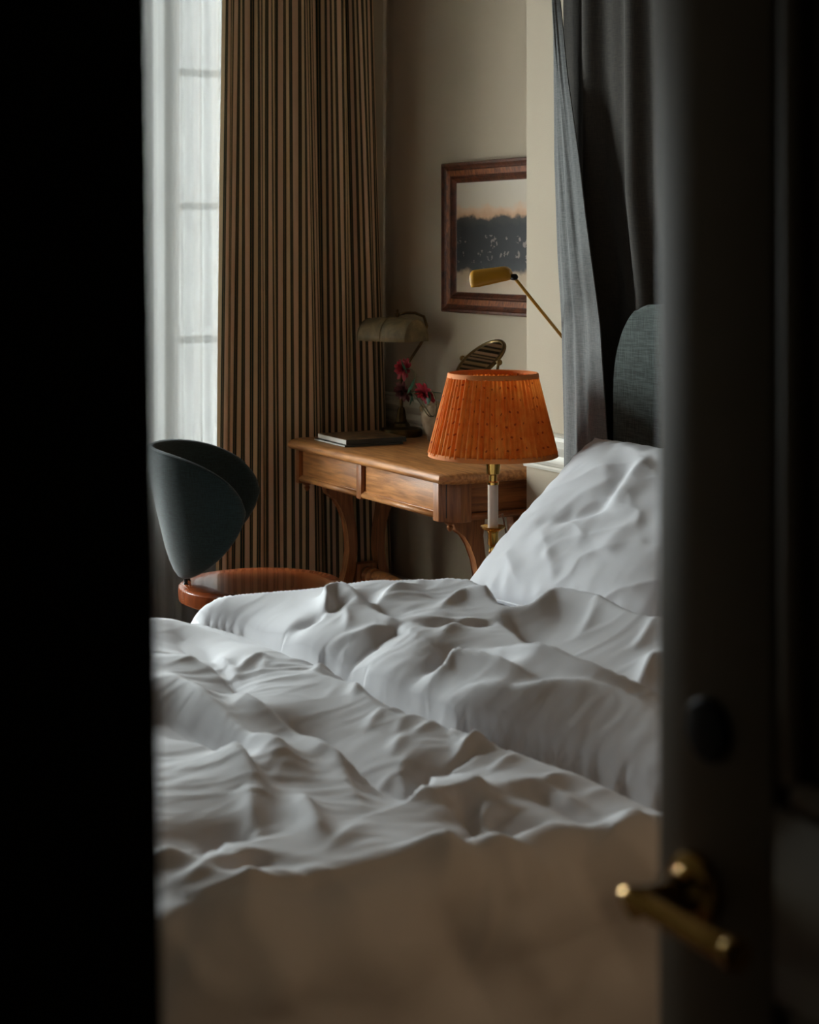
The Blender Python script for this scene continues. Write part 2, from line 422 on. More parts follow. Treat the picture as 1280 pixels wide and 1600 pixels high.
# ================================================================ THE ROOM
RX0, WX, BX = -0.75, 3.40, 3.12        # foot-side wall, picture wall, chimney breast face
RY0, BE = 1.10, 4.832                  # entry wall (room side), breast edge
CH = 3.15
structure(box('floor', (RX0-.2, -1.3, -.1), (WX+.15, WY+.25, 0), 'floor'), 'brown oak floor')
structure(box('ceiling', (RX0-.2, -1.3, CH), (WX+.15, WY+.25, CH+.1), 'ceiling'))
structure(box('wall_right', (WX, BE-.05, 0), (WX+.15, WY+.25, CH), 'plaster'), 'greige plaster wall behind the writing desk')
structure(box('wall_breast', (BX, RY0, 0), (WX+.15, BE, CH), 'plaster'), 'projecting greige wall behind the bed head')
structure(box('wall_left', (RX0-.2, RY0, 0), (RX0, WY+.25, CH), 'plaster_dark'))
wl = [((RX0, WY, 0), (WX, WY+.25, .10)), ((RX0, WY, 2.95), (WX, WY+.25, CH))]
xs = [RX0]+[v for w in sorted(WINDOWS) for v in w[:2]]+[WX]
for i in range(0, len(xs), 2): wl.append(((xs[i], WY, .10), (xs[i+1], WY+.25, 2.95)))
for w in WINDOWS:
    if w[3] < 2.95: wl.append(((w[0], WY, w[3]), (w[1], WY+.25, 2.95)))
structure(boxes('wall_window', wl, 'plaster'))
# partition the camera looks past, its opening, and the lobby it stands in
JX = 0.380
bm = bmesh.new(); add_box(bm, (RX0-.2, 1.0, 0), (JX, RY0, CH))
for v in bm.verts:
    if v.co.x > 0: v.co.x += (1.16-v.co.z)*.0150
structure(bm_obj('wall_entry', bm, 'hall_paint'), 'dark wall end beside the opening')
structure(boxes('wall_entry_far', [((.95, 1.0, 0), (WX+.15, RY0, CH)), ((JX-.02, 1.0, 2.45), (.95, RY0, CH))], 'plaster_warm'))
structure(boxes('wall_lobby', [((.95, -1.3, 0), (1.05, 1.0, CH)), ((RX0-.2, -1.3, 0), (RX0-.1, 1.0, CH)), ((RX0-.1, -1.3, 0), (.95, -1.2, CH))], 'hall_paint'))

def moulding(name, a, b, z0, prof, face, material='trim'):
    """profile (depth out, height) swept straight from a to b along Y; face = x of the wall"""
    outl = [(face+.001, z0+prof[0][1])]+[(face-d, z0+h) for d, h in prof]+[(face+.001, z0+prof[-1][1])]
    o = prism(name, outl, a, b, material, plane='xz', bevel=0)
    return structure(o)
RAIL = [(0.012, 0), (.014, .008), (.010, .014), (.022, .02), (.026, .03), (.018, .038), (.016, .052), (.030, .066), (.034, .082), (.026, .094), (.020, .100), (.020, .112), (.026, .118), (.018, .124)]
moulding('trim_1', RY0, BE, .778, RAIL, BX); moulding('trim_2', BE, WY, .778, RAIL, WX)
BASE = [(.02, 0), (.02, .12), (.014, .14), (.008, .16)]
moulding('baseboard_right', BE, WY, 0, BASE, WX); moulding('baseboard_breast', RY0, BE, 0, BASE, BX)

# windows: casement frames with glazing bars and panes
def window(idx, x0, x1, z0, z1, cols, rows):
    root = thing('window_%d' % idx, 'tall painted casement window', 'window', ((x0+x1)/2, WY+.12, z0))
    del root['category']; structure(root)
    w = (x1-x0)/2; h = z1-z0
    bm = bmesh.new()
    for a, b in [((-w, -.04, 0), (-w+.06, .04, h)), ((w-.06, -.04, 0), (w, .04, h)), ((-w, -.04, 0), (w, .04, .08)), ((-w, -.04, h-.08), (w, .04, h))]: add_box(bm, a, b, .004)
    bm_obj('window_frame', bm, 'window_paint', root, True)
    box('window_panel', (-w+.06, -.025, .08), (w-.06, .025, .42), 'window_paint', root, .004)
    boxes('panel_moulding', [((-w+.12, -.034, .12), (-.1, -.02, .135)), ((-w+.12, -.034, .365), (-.1, -.02, .38)), ((.1, -.034, .12), (w-.12, -.02, .135)), ((.1, -.034, .365), (w-.12, -.02, .38))], 'window_paint', root, .003)
    box('meeting_stile', (cols-.062, -.05, .08), (cols+.062, .035, h-.08), 'window_paint', root, .006)
    zs = [.42]+rows+[h-.08]
    for a, b in ((-w+.06, cols-.062), (cols+.062, w-.06)):
        for k, z in enumerate(rows): box('glazing_bar', (a, -.02, z-.014), (b, .02, z+.014), 'window_paint', root, .004)
        box('bottom_rail', (a, -.025, .42), (b, .025, .47), 'window_paint', root, .004)
        for k in range(len(zs)-1): box('pane', (a, -.003, zs[k]), (b, .003, zs[k+1]), 'glass', root)
window(1, *WINDOWS[0], .118, [1.03, 1.56, 2.09, 2.60])
window(2, *WINDOWS[1], 0, [1.03, 1.56])  # unseen window, added and kept low so its daylight rakes across the duvet

# ================================================================ SHEER + STRIPED CURTAIN
def curtain(name, x0, x1, ymid, z0, z1, wave, label, cat, material, nu=420, nv=70, parent=None, swing=None, uoff=0.):
    u = np.linspace(0, 1, nu); v = np.linspace(0, 1, nv); U, V = np.meshgrid(u, v)
    Z = z0+(z1-z0)*V
    Yw = ymid+wave(U, V)
    xa, xb = (x0, x1) if swing is None else swing(V)
    X = xa+(xb-xa)*U
    row = nv//3
    ds = np.hypot(np.diff(X[row]), np.diff(Yw[row])); arc = np.concatenate([[0], np.cumsum(ds)])+uoff
    uv = np.stack([np.tile(arc, (nv, 1)), Z], 2)
    o = grid_surface(name, X, Yw, Z, material, parent, uv)
    if label: tag(o, label, cat)
    return o

def sheer_wave(U, V):
    return .013*np.sin(2*PI*(U*10+.25*np.sin(7*U)+.10*V))+.004*np.sin(2*PI*(U*23+.2*V))
curtain('sheer_curtain', 1.84, 2.74, 6.318, .03, 3.02, sheer_wave, 'translucent white sheer curtain in front of the tall window', 'curtain', 'sheer', nu=520, nv=30)

def stripe_wave(U, V):
    ph = U*5.2+.22*np.sin(5*U+1.)+.16*(1-V)*np.sin(9*U)
    a = .042*np.clip(.45+U*.9, 0, 1)*(.8+.35*np.sin(9*U+2))
    ret = np.clip((U-.955)/.045, 0, 1)
    return (1-ret)*a*np.sin(2*PI*ph+2.4)+.118*ret+.010*np.sin(2*PI*(U*11.3+.45*V)+1)+.008*np.sin(2*PI*(U*3.1)+3*V)
def stripe_swing(V):
    z = .02+3.03*V
    return 2.606+.010*np.clip(z-.9, -1, 2), 3.386-.034*np.clip(z-.9, -1, 2)
sc = thing('striped_curtain', 'floor-length striped curtain in tan and dark green beside the sheer', 'curtain', (0, 0, 0))
curtain('cloth', 0, 0, 6.225, .02, 3.05, stripe_wave, None, None, 'stripe', parent=sc, swing=stripe_swing)
cp = thing('curtain_pole', 'brass curtain pole above the tall window', 'pole', (0, 0, 0))
tube('rod', [(1.05, 6.26, 3.075), (3.385, 6.26, 3.075)], .014, 'old_brass', cp)
for x in (1.12, 3.36): boxes('bracket', [((x-.012, 6.25, 3.065), (x+.012, WY, 3.085))], 'old_brass', cp)

# ================================================================ DESK
DX0, DX1, DY0, DY1, DZ = 2.828, 3.39, 4.862, 6.112, .76
desk = thing('writing_desk', 'golden oak writing desk with two drawer fronts and curved legs', 'desk', (DX0, DY0, 0))
dw, dl = DX1-DX0, DY1-DY0
def oct_outline(inset, ch):
    a, b, c_, d = inset, dw-inset, inset, dl-inset
    k = ch-inset*.4
    return [(a+k, c_), (b-.005, c_), (b-.0, c_+.005), (b, d-.005), (b-.005, d), (a+k, d), (a, d-k), (a, c_+k)]
prof = [(.016, DZ-.036), (.008, DZ-.034), (.002, DZ-.028), (0, DZ-.02), (.002, DZ-.012), (.007, DZ-.005), (.013, DZ-.0015), (.017, DZ)]
vs_, fs = [], []
for ins, z in prof: vs_ += [(x, y, z) for x, y in oct_outline(ins, .045)]
for i in range(len(prof)-1):
    for k in range(8): fs.append((i*8+k, i*8+(k+1) % 8, (i+1)*8+(k+1) % 8, (i+1)*8+k))
fs += [tuple(range(8))[::-1], tuple(range(len(prof)*8-8, len(prof)*8))]
o = build('tabletop', vs_, fs, 'oak', desk); o.data.set_sharp_from_angle(angle=math.radians(35))
AX, AZ0, AZ1 = .052, .602, DZ-.036
box('apron', (AX, .085, AZ0+.004), (dw-.02, dl-.05, AZ1), 'slot', desk)
# front: far post, centre stile, near corner post, two drawer fronts, bead
prism('corner_post', [(.034, .140), (.034, .105), (.088, .052), (.13, .052), (.13, .14)], AZ0-.010, AZ1, 'oak_up', desk, plane='xy', bevel=.003)
prism('corner_post', [(.034, dl-.075), (.034, dl-.05), (.06, dl-.036), (.12, dl-.036), (.12, dl-.075)], AZ0-.010, AZ1, 'oak_up', desk, plane='xy', bevel=.003)
YC = 5.540-DY0
box('centre_stile', (.034, YC-.019, AZ0-.006), (.08, YC+.019, AZ1), 'oak_up', desk, .003)
for a, b in ((.1405, YC-.0195), (YC+.0195, dl-.0755)):
    box('drawer_front', (.050, a, AZ0+.018), (.062, b, AZ1-.001), 'oak', desk, .002)
    tube('bead', [(.044, a, AZ0+.008), (.044, b, AZ0+.008)], .010, 'oak', desk, 10)
    box('bead_fillet', (.044, a, AZ0+.0165), (.056, b, AZ0+.022), 'oak', desk, .002)
box('side_panel', (.13, .070, AZ0+.018), (dw-.03, .09, AZ1), 'oak_side', desk, .002)
tube('bead', [(.13, .066, AZ0+.008), (dw-.03, .066, AZ0+.008)], .010, 'oak_side', desk, 10)
box('side_panel', (.12, dl-.06, AZ0), (dw-.03, dl-.045, AZ1), 'oak_side', desk, .002)
for y in (.10, dl-.062):
    lathe('drop_finial', [(.002, -.034), (.008, -.028), (.012, -.018), (.007, -.012), (.018, -.006), (.020, 0)], 'oak_up', desk, 16, loc=(.075, y, AZ0-.010))
# trestles: curved legs ")(" under a shaped bracket, on a foot bar
def curve_leg(sgn):
    """outline in (x,z) of one curved leg; sgn=+1 front leg, -1 mirrored back leg"""
    xm = dw/2
    outer = [(.105, .600), (.105, .575), (.115, .556), (.140, .548), (.165, .535), (.195, .500), (.222, .450), (.236, .395), (.236, .330), (.220, .260), (.190, .190), (.150, .130), (.110, .095)]
    inner = [(.165, .085), (.215, .130), (.250, .190), (.272, .260), (.284, .335), (.280, .410), (.265, .470), (.250, .530), (.27, .600)]
    pts = [(.105+(x-.105)*.76, z) if x > .11 else (x, z) for x, z in outer+inner]
    if sgn < 0: pts = [(2*xm-x, z) for x, z in pts][::-1]
    return pts
for y0 in (.125, dl-.165):
    for s in (1, -1):
        prism('leg', curve_leg(s), y0, y0+.042, 'oak_up', desk, plane='xz', bevel=.004)
    box('top_bracket', (.095, y0-.004, .585), (dw-.095, y0+.046, AZ0+.004), 'oak_side', desk, .004)
    prism('foot_bar', [(.05, .0), (.06, .05), (.10, .085), (.20, .10), (dw-.20, .10), (dw-.10, .085), (dw-.06, .05), (dw-.05, 0)], y0-.008, y0+.05, 'oak_side', desk, plane='xz', bevel=.006)
SZ = .235; yA, yB = .165, dl-.165
tp = [(.012, yA), (.032, yA+.004), (.034, yA+.02), (.022, yA+.03), (.034, yA+.05), (.034, yA+.062), (.024, yA+.07), (.03, yA+.10), (.033, yA+.16), (.026, yA+.26), (.030, (yA+yB)/2)]
tp = tp+[(r, yA+yB-y) for r, y in tp[::-1][1:]]
lathe('stretcher', [(r, y) for r, y in tp], 'oak_side', desk, 24, axis=(0, 1, 0), loc=(dw/2, 0, SZ))
for y in (yA-.045, yB-.0): box('stretcher_block', (dw/2-.045, y, SZ-.045), (dw/2+.045, y+.045, SZ+.045), 'oak_up', desk, .006)

# ================================================================ THINGS ON THE DESK
# magazines
mgz = math.atan2(1, 1)
pa, pb, pc = on_z(537, 699.5, DZ), on_z(489, 687.5, DZ), on_z(641, 690, DZ)
def magazine(corner, left, right, z, t, wscale, lscale, label, cover, spine_black):
    root = thing('magazine', label, 'magazine', (corner[0], corner[1], z))
    L = Vector((left[0]-corner[0], left[1]-corner[1], 0)); R = Vector((right[0]-corner[0], right[1]-corner[1], 0))
    R = R-L*R.dot(L)/L.length_squared*.9
    L = L.normalized()*.275*wscale; R = R.normalized()*.25*lscale
    def slab(name, a0, a1, b0, b1, z0, z1, m):
        v = []
        for zz in (z0, z1):
            for a, b in ((a0, b0), (a1, b0), (a1, b1), (a0, b1)): p = L*a+R*b; v.append((p.x, p.y, zz))
        return build(name, v, [(0, 1, 2, 3), (4, 5, 6, 7), (0, 1, 5, 4), (1, 2, 6, 5), (2, 3, 7, 6), (3, 0, 4, 7)], m, root, smooth=False)
    slab('pages', 0.006, .995, .002, .99, .0012, t-.0012, 'paper')
    slab('cover', 0, 1, 0, 1, t-.0012, t, cover)
    slab('cover', 0, 1, 0, 1, 0, .0012, 'cover_dark')
    slab('spine', -.004, .006, 0, 1, 0, t, 'cover_dark')
    return root
magazine((pa[0]+.003, pa[1]-.004), pb, pc, DZ+.001, .007, 1.0, .97, 'thin dark magazine lying under another one on the desk', 'cover_dark', False)
magazine((pa[0]+.014, pa[1]+.006), (pb[0]+.014, pb[1]+.006), pc, DZ+.0085, .018, .95, 1.0, 'thick white-edged magazine on top of a thinner one', 'cover', True)

# banker's lamp
bl = thing('desk_lamp', 'antique brass desk lamp with a worn parchment trough shade', 'lamp', (3.268, 5.962, DZ))
lathe('base', [(.080, 0), (.083, .004), (.083, .022), (.078, .030), (.060, .034), (.036, .038), (.032, .048), (.026, .054), (.018, .058)], 'old_brass', bl, 48)
lathe('stem', [(.024, .056), (.020, .066), (.016, .10), (.013, .110), (.0075, .115), (.0075, .165), (.011, .170), (.007, .176), (.007, .235), (.010, .24), (.010, .25)], 'old_brass', bl, 24)
rt = Vector((C, -S, 0)); fw = Vector((S, C, 0))
def rf(r, f, z): v = rt*r+fw*f; return (v.x, v.y, z)
tube('arm', [rf(0, 0, .245), rf(.02, .0, .275), rf(.06, .0, .335), rf(.092, -.0, .385), rf(.100, .0, .43), rf(.088, 0, .466), rf(.055, 0, .480), rf(.02, 0, .481), rf(-.01, 0, .474)], .0055, 'old_brass', bl, 10)
lathe('knob', [(.004, 0), (.008, .006), (.008, .014), (.004, .02), (.006, .026), (.003, .032)], 'old_brass', bl, 14, loc=rf(-.015, 0, .462))
# trough shade: half tube along the desk, three facets, rounded ends
sx = (rt*.78-fw*.62).normalized(); sy = Vector((-sx.y, sx.x, 0))
ns, na = 28, 22
so = Vector(rf(-.034, -.01, .372))
def trough(t, k, r):
    a = PI*(k/(na-1)); e = 1-.10*abs(t)**3
    p = sx*(t*.118)-sy*(math.cos(a)*r*e*(1+.12*math.cos(a)**2)); return Vector((p.x, p.y, (abs(math.sin(a))**.75)*r*1.28*e))+so
vs_ = [trough(i/(ns-1)*2-1, k, .072) for i in range(ns) for k in range(na)]; fs = []
for i in range(ns-1):
    for k in range(na-1): fs.append((i*na+k, i*na+k+1, (i+1)*na+k+1, (i+1)*na+k))
fs.append(tuple(range(na))); fs.append(tuple(range((ns-1)*na, ns*na)))
o = build('shade', vs_, fs, 'parchment', bl); s = o.modifiers.new('thickness', 'SOLIDIFY'); s.thickness = .003
o.data.set_sharp_from_angle(angle=math.radians(40))
for t in (1.0, -1.0, .0): tube('seam', [trough(t, k, .0735) for k in range(na)], .0016, 'parchment', o, 6)

# clay pot
vb = on_z(674, 691, DZ); VX, VY = vb[0]+.033, vb[1]+.027
pot = thing('clay_pot', 'small pale clay pot with two lugs on the desk', 'pot', (VX, VY, DZ))
o = lathe('body', [(.026, 0), (.030, .004), (.034, .025), (.048, .055), (.056, .085), (.054, .108), (.044, .126), (.032, .134), (.032, .142), (.038, .148), (.034, .149), (.026, .140), (.022, .12), (.030, .08), (.022, .012)], 'clay', pot, 36)
for a in (2.62, 2.62+PI, 1.1, 4.2):
    d = Vector((math.cos(a), math.sin(a), 0))
    pts = [d*.040+Vector((0, 0, .126)), d*.052+Vector((0, 0, .136)), d*.056+Vector((0, 0, .128)), d*.053+Vector((0, 0, .112))]
    tube('lug', pts, .006, 'clay', pot, 8)

# flowers
def flower_head(parent, c, tilt, rad, petal, material, n=30, seed=0):
    rnd = random.Random(seed); up = Vector(tilt).normalized()
    a1 = up.orthogonal().normalized(); a2 = up.cross(a1)
    for k in range(n):
        ring = k % 3; an = 2*PI*k/n*1.0+rnd.uniform(-.1, .1)+ring*.3
        d = a1*math.cos(an)+a2*math.sin(an)
        el = (.15, .65, 1.15)[ring]+rnd.uniform(-.12, .12); L = rad*(1.0, .88, .62)[ring]*rnd.uniform(.9, 1.1); W = L*.22
        ax = (d*math.cos(el)+up*math.sin(el)); side = d.cross(up).normalized(); nn = ax.cross(side)
        v = []
        for t, w in ((0, .25), (.3, .8), (.65, 1), (.9, .6), (1, .05)):
            droop = -.18*t*t*L
            for sg in (-1, 0, 1):
                q = Vector(c)+ax*(L*t)+side*(sg*W*w)+up*droop+nn*(abs(sg)*W*w*.35)
                v.append(q)
        f = []
        for i in range(4):
            for j in range(2): f.append((i*3+j, i*3+j+1, i*3+j+4, i*3+j+3))
        build('petal', v, f, material, parent)
    return up
def leaf(parent, c, d, L, W, name='leaf'):
    L, W = L*1.2, W*1.5
    d = Vector(d).normalized(); side = d.cross(Vector((0, 0, 1))); side = side.normalized() if side.length > .05 else Vector((1, 0, 0)); nn = side.cross(d)
    v = []
    for t, w in ((0, .1), (.25, .8), (.5, 1), (.78, .6), (1, .03)):
        for sg in (-1, 0, 1):
            v.append(Vector(c)+d*(L*t)+side*(sg*W*w)+nn*(-abs(sg)*W*w*.3-.15*L*t*t))
    f = [(i*3+j, i*3+j+1, i*3+j+4, i*3+j+3) for i in range(4) for j in range(2)]
    return build(name, v, f, 'leaf', parent)
def flower(label, px, py, depth_x, rad, tilt, material, stem_pts, leaves, seed):
    y, z = on_x(px, py, depth_x); h = Vector((depth_x, y, z)); base = Vector((VX, VY, DZ+.10))
    root = thing('flower', label, 'flower', base, group=None)
    flower_head(root, h-base, tilt, rad, None, material, seed=seed)
    up = Vector(tilt).normalized()
    pts = [Vector((0, 0, 0))]
    for q in stem_pts: pts.append(Vector((depth_x, *on_x(q[0], q[1], depth_x)))-base)
    pts.append(h-base-up*.006)
    # smooth the stem
    P = [Vector(p) for p in pts]; out = []
    for i in range(len(P)-1):
        p0, p1, p2, p3 = P[max(i-1, 0)], P[i], P[i+1], P[min(i+2, len(P)-1)]
        for t in (0, .25, .5, .75):
            out.append(.5*((2*p1)+(p2-p0)*t+(2*p0-5*p1+4*p2-p3)*t*t+(3*p1-p0-3*p2+p3)*t**3))
    out.append(P[-1])
    tube('stem', out, .0022, 'stem', root, 6)
    for (lx, ly, d, L, W) in leaves:
        leaf(root, Vector((depth_x, *on_x(lx, ly, depth_x)))-base, d, L, W)
    return root
left = -rt
flower('crimson flower at the top of the spray, turned to the curtain', 630, 576, 3.20, .046, (left.x*.5-.45, left.y*.5-.5, .15), 'petal', [(672, 648), (652, 610), (649, 585), (642, 577)], [(630, 572, (left.x*.3, left.y*.3, -.8), .03, .006), (648, 590, (left.x*.5-.2, left.y*.5, -1), .060, .017), (636, 584, (-.3, 0, 1), .05, .007)], 3)
flower('crimson flower leaning over the clay pot', 664, 614, 3.20, .050, (left.x*.4-.4, left.y*.4-.4, -.5), 'petal', [(681, 650), (682, 630), (676, 612)], [(668, 612, (rt.x, rt.y, .05), .045, .008), (668, 610, (-.1, 0, 1), .03, .007), (670, 612, (-.2, -.1, -1), .04, .008), (664, 610, (left.x, left.y, .0), .05, .010)], 5)
flower('faded dusky flower drooping beside the brass lamp stem', 630, 612, 3.22, .048, (left.x*.5-.4, left.y*.5-.4, -.35), 'petal_dull', [(670, 650), (655, 628), (640, 610)], [(640, 602, (rt.x*.4, rt.y*.4, -1), .055, .016), (644, 615, (left.x*.2-.2, left.y*.2, -1), .04, .010)], 8)

# round tilting mirror on its stand
my, mz = on_x(751, 563, 3.19)
mir = thing('vanity_mirror', 'round tilting brass vanity mirror behind the orange lampshade', 'mirror', (3.19, my, DZ))
cz = mz-DZ
u = Vector((.76, 0, .65)); yv = Vector((0, 1, 0)); nrm = Vector((-.65, 0, .76))
RM = .100
pts = [Vector((0, 0, cz))+(u*math.cos(a)+yv*math.sin(a))*RM for a in [2*PI*k/64 for k in range(64)]]
tube('rim', pts, .0075, 'old_brass', mir, 12, closed=True)
lathe('mirror_glass', [(RM-.002, -.002), (RM-.002, .0025)], 'mirror', mir, 64, axis=nrm, loc=(0, 0, cz))
lathe('back_plate', [(RM-.002, -.006), (RM-.002, -.0025)], 'old_brass', mir, 64, axis=nrm, loc=(0, 0, cz))
for s in (-1, 1):
    lathe('pivot_knob', [(.004, 0), (.004, .016), (.010, .018), (.010, .024), (.005, .027)], 'old_brass', mir, 16, axis=(0, s, 0), loc=(0, s*(RM+.004), cz))
fork = [Vector((0, s_*(RM+.016), cz)) for s_ in (1,)]
fk = [Vector((0, math.sin(a)*(RM+.016), cz-.012-math.cos(a)*(RM+.006)+.012)) for a in [PI/2-PI*k/24 for k in range(25)]]
tube('fork', fk, .005, 'old_brass', mir, 10)
lathe('stand', [(.070, 0), (.072, .006), (.060, .012), (.020, .018), (.010, .03), (.007, .05), (.012, .08), (.007, .10), (.007, cz-RM-.004)], 'old_brass', mir, 32)

# ================================================================ PICTURE
py1, pz1 = on_x(688, 256, WX-.03); py2, pz0 = on_x(693, 487, WX-.03)
PY1, PY0, PZ0, PZ1 = (py1+py2)/2, 5.02, pz0, pz1
pic = thing('framed_picture', 'dark wooden frame around a hazy landscape painting', 'picture', (WX, PY0, PZ0))
pw, ph = PY1-PY0, PZ1-PZ0
FW = .082
def frame_side(name, a, b, nrm2, mat1):
    """mitred moulding from corner a to corner b (y,z), inward normal nrm2"""
    prof = [(0, 0), (0, .030), (.004, .036), (.012, .036), (.016, .030), (.022, .026), (.026, .024), (.030, .026), (.052, .022), (.056, .018), (.062, .020), (.066, .016), (.074, .010), (FW, .008), (FW, 0)]
    a = Vector(a); b = Vector(b); nn = Vector(nrm2); t = (b-a).normalized()
    vs_ = []; fs = []
    for d, h in prof: p = a+nn*d+t*d; vs_.append((-h, p.x, p.y))
    for d, h in prof: p = b+nn*d-t*d; vs_.append((-h, p.x, p.y))
    k = len(prof)
    for i in range(k-1): fs.append((i, i+1, k+i+1, k+i))
    o = build(name, vs_, fs, mat1, pic, smooth=False)
    # burr band
    vs_ = []
    for d, h in ((.031, .0275), (.051, .0235)):
        for q, sg in ((a, 1), (b, -1)): p = q+nn*d+t*d*sg; vs_.append((-h, p.x, p.y))
    build('burr_band', vs_, [(0, 1, 3, 2)], 'frame_burr', o, smooth=False)
frame_side('frame_rail', (0, 0), (pw, 0), (0, 1), 'dark_wood'); frame_side('frame_rail', (pw, ph), (0, ph), (0, -1), 'dark_wood')
frame_side('frame_stile', (pw, 0), (pw, ph), (-1, 0), 'dark_wood'); frame_side('frame_stile', (0, ph), (0, 0), (1, 0), 'dark_wood')
k = FW-.004
build('canvas', [(-.009, k, k), (-.009, pw-k, k), (-.009, pw-k, ph-k), (-.009, k, ph-k), (-.004, k, k), (-.004, pw-k, k), (-.004, pw-k, ph-k), (-.004, k, ph-k)], [(0, 1, 2, 3), (4, 5, 6, 7), (0, 1, 5, 4), (1, 2, 6, 5), (2, 3, 7, 6), (3, 0, 4, 7)], 'painting', pic, smooth=False,
      uvs=[(1.3, 0), (0, 0), (0, 1), (1.3, 1)]*2)

# ================================================================ CHAIR
CX, CY = 2.233, 4.985
chair = thing('tub_chair', 'dark teal upholstered tub-back chair with a round wooden seat', 'chair', (CX, CY, 0), math.atan2(S, -C))
# local +x points to the back of the chair (picture left)
lathe('seat', [(.20, .395), (.245, .398), (.256, .405), (.258, .43), (.256, .444), (.248, .450), (.20, .4505), (.0, .4505)], 'cherry', chair, 72, cap=False)
for sx_, sy_ in ((1, 1), (1, -1), (-1, 1), (-1, -1)):
    tube('leg', [(sx_*.13, sy_*.13, .398), (sx_*.19, sy_*.19, .0)], [.019, .012], 'cherry', chair, 14)
nA, nT = 72, 20
A0 = math.radians(104)
cxs = .085
vs_, fs = [], []
for i in range(nA):
    t = i/(nA-1)*2-1; an = t*A0
    k = abs(t)
    hw = max(.205*(1-k**3.1)**.62, .006); mid = .68+.022*k**4
    w = min(1, (1-k)/.10); th = .021*math.sqrt(max(1-(1-w)**2, .02))
    for j in range(nT):
        b = 2*PI*j/nT
        cz_ = math.cos(b); sz_ = math.sin(b)
        ex = .55
        zz = mid+hw*math.copysign(abs(sz_)**ex, sz_); dr = th*math.copysign(abs(cz_)**.8, cz_)
        q = (zz-.47)/.41
        rad = .160+.070*k**2+(.098-.075*k**2)*min(max(q, 0), 1.1)**.75+dr
        vs_.append((cxs+rad*math.cos(an)*(1.0)+(.0), rad*math.sin(an)*1.02, zz))
for i in range(nA-1):
    for j in range(nT): fs.append((i*nT+j, i*nT+(j+1) % nT, (i+1)*nT+(j+1) % nT, (i+1)*nT+j))
fs.append(tuple(range(nT))[::-1]); fs.append(tuple(range((nA-1)*nT, nA*nT)))
o = build('backrest', vs_, fs, 'green_wool', chair)
rim = []
for i in range(4, nA-4):
    j = 4; rim.append(Vector(vs_[i*nT+j]))
tube('piping', rim, .003, 'green_wool', o, 6)
for y in (-.03, .03): lathe('stud', [(.009, .45), (.006, .455), (.006, .475), (.009, .485)], 'black_metal', chair, 12, loc=(.232, y, 0))

# ================================================================ NIGHTSTAND + ORANGE LAMP + YELLOW READING LAMP
LX, LY = 2.735, 4.42
NZ = .42
nst = thing('nightstand', 'small oak nightstand under the orange lamp, behind the bed', 'nightstand', (2.79, 4.42, 0))
box('top', (-.14, -.20, NZ-.025), (.14, .17, NZ), 'oak_side', nst, .005)
box('body', (-.12, -.18, .22), (.12, .15, NZ-.025), 'oak_side', nst, .004)
dr_ = box('drawer', (-.130, -.16, .25), (-.118, .13, .37), 'oak', nst, .003)
lathe('knob', [(.005, 0), (.005, .012), (.013, .018), (.013, .024), (.006, .03)], 'brass', dr_, 16, axis=(-1, 0, 0), loc=(-.130, -.015, .31))
for x in (-.10, .10):
    for y in (-.16, .13): tube('leg', [(x, y, .23), (x, y, 0)], [.02, .013], 'oak_up', nst, 12)

lamp = thing('table_lamp', 'brass candlestick lamp with a pleated orange dotted shade', 'lamp', (LX, LY, NZ))
# heights above NZ
zb, zt = .876-NZ, 1.122-NZ
lathe('base', [(.070, 0), (.072, .006), (.066, .012), (.030, .020), (.018, .034), (.014, .06), (.020, .075), (.014, .085), (.010, .12), (.010, .16), (.014, .17), (.011, .185), (.016, .192), (.016, .225), (.018, .230), (.014, .235)], 'brass', lamp, 40)
lathe('drip_pan', [(.012, 0.2300), (.026, 0.2340), (.037, 0.2420), (.038, 0.2460), (.026, 0.2400), (.012, 0.2380)], 'brass', lamp, 40)
lathe('candle_tube', [(.0155, .240), (.0155, .372)], 'ivory', lamp, 32)
lathe('socket', [(.017, .370), (.0175, .378), (.012, .380), (.012, .398), (.0195, .402), (.021, .412), (.0215, .418), (.0245, .448), (.026, .456), (.025, .4645)], 'brass', lamp, 36)
lathe('shade_carrier', [(.010, 0.4655), (.036, 0.4658), (.037, 0.4680), (.036, 0.4700), (.010, 0.4700)], 'clear', lamp, 40)
lathe('bulb', [(.012, 0.4700), (.020, 0.4900), (.030, 0.5300), (.030, 0.5550), (.020, 0.5800), (.004, 0.5900)], 'ivory', lamp, 24)
nS, nV = 720, 24
th_ = np.linspace(0, 2*PI, nS); vv = np.linspace(0, 1, nV); TH, VV = np.meshgrid(th_, vv)
rng = np.random.RandomState(3); jit = np.interp(th_, np.linspace(0, 2*PI, 61), np.r_[rng.uniform(-.03, .03, 60), 0]); jit[-1] = jit[0] = 0
pl = np.sin(TH*66+26*np.tile(jit, (nV, 1)))
pl = np.sign(pl)*np.abs(pl)**.8
amp = .0042+.0016*np.sin(TH*13)+.0010*np.sin(TH*29)
R = .190+(.133-.190)*VV+amp*pl*(.8+.4*(1-VV))
shx = R*np.cos(TH); shy = R*np.sin(TH); shz = zb+.008+(zt-zb-.016)*VV
o = grid_surface('shade', shx, shy, shz, 'shade', lamp, np.stack([TH/(2*PI)*60, VV], 2))
for zz, r0, nm in ((zb+.006, .1905, 'lower_binding'), (zt-.006, .1335, 'upper_binding')):
    sl = -.22
    lathe(nm, [(r0+.0015-sl*-.008, zz-.008), (r0+.004, zz-.006), (r0+.0035-.0012, zz+.006), (r0-.001, zz+.008), (r0-.004, zz+.006), (r0-.002, zz-.006)], 'trim_cloth', lamp, 96, cap=False)
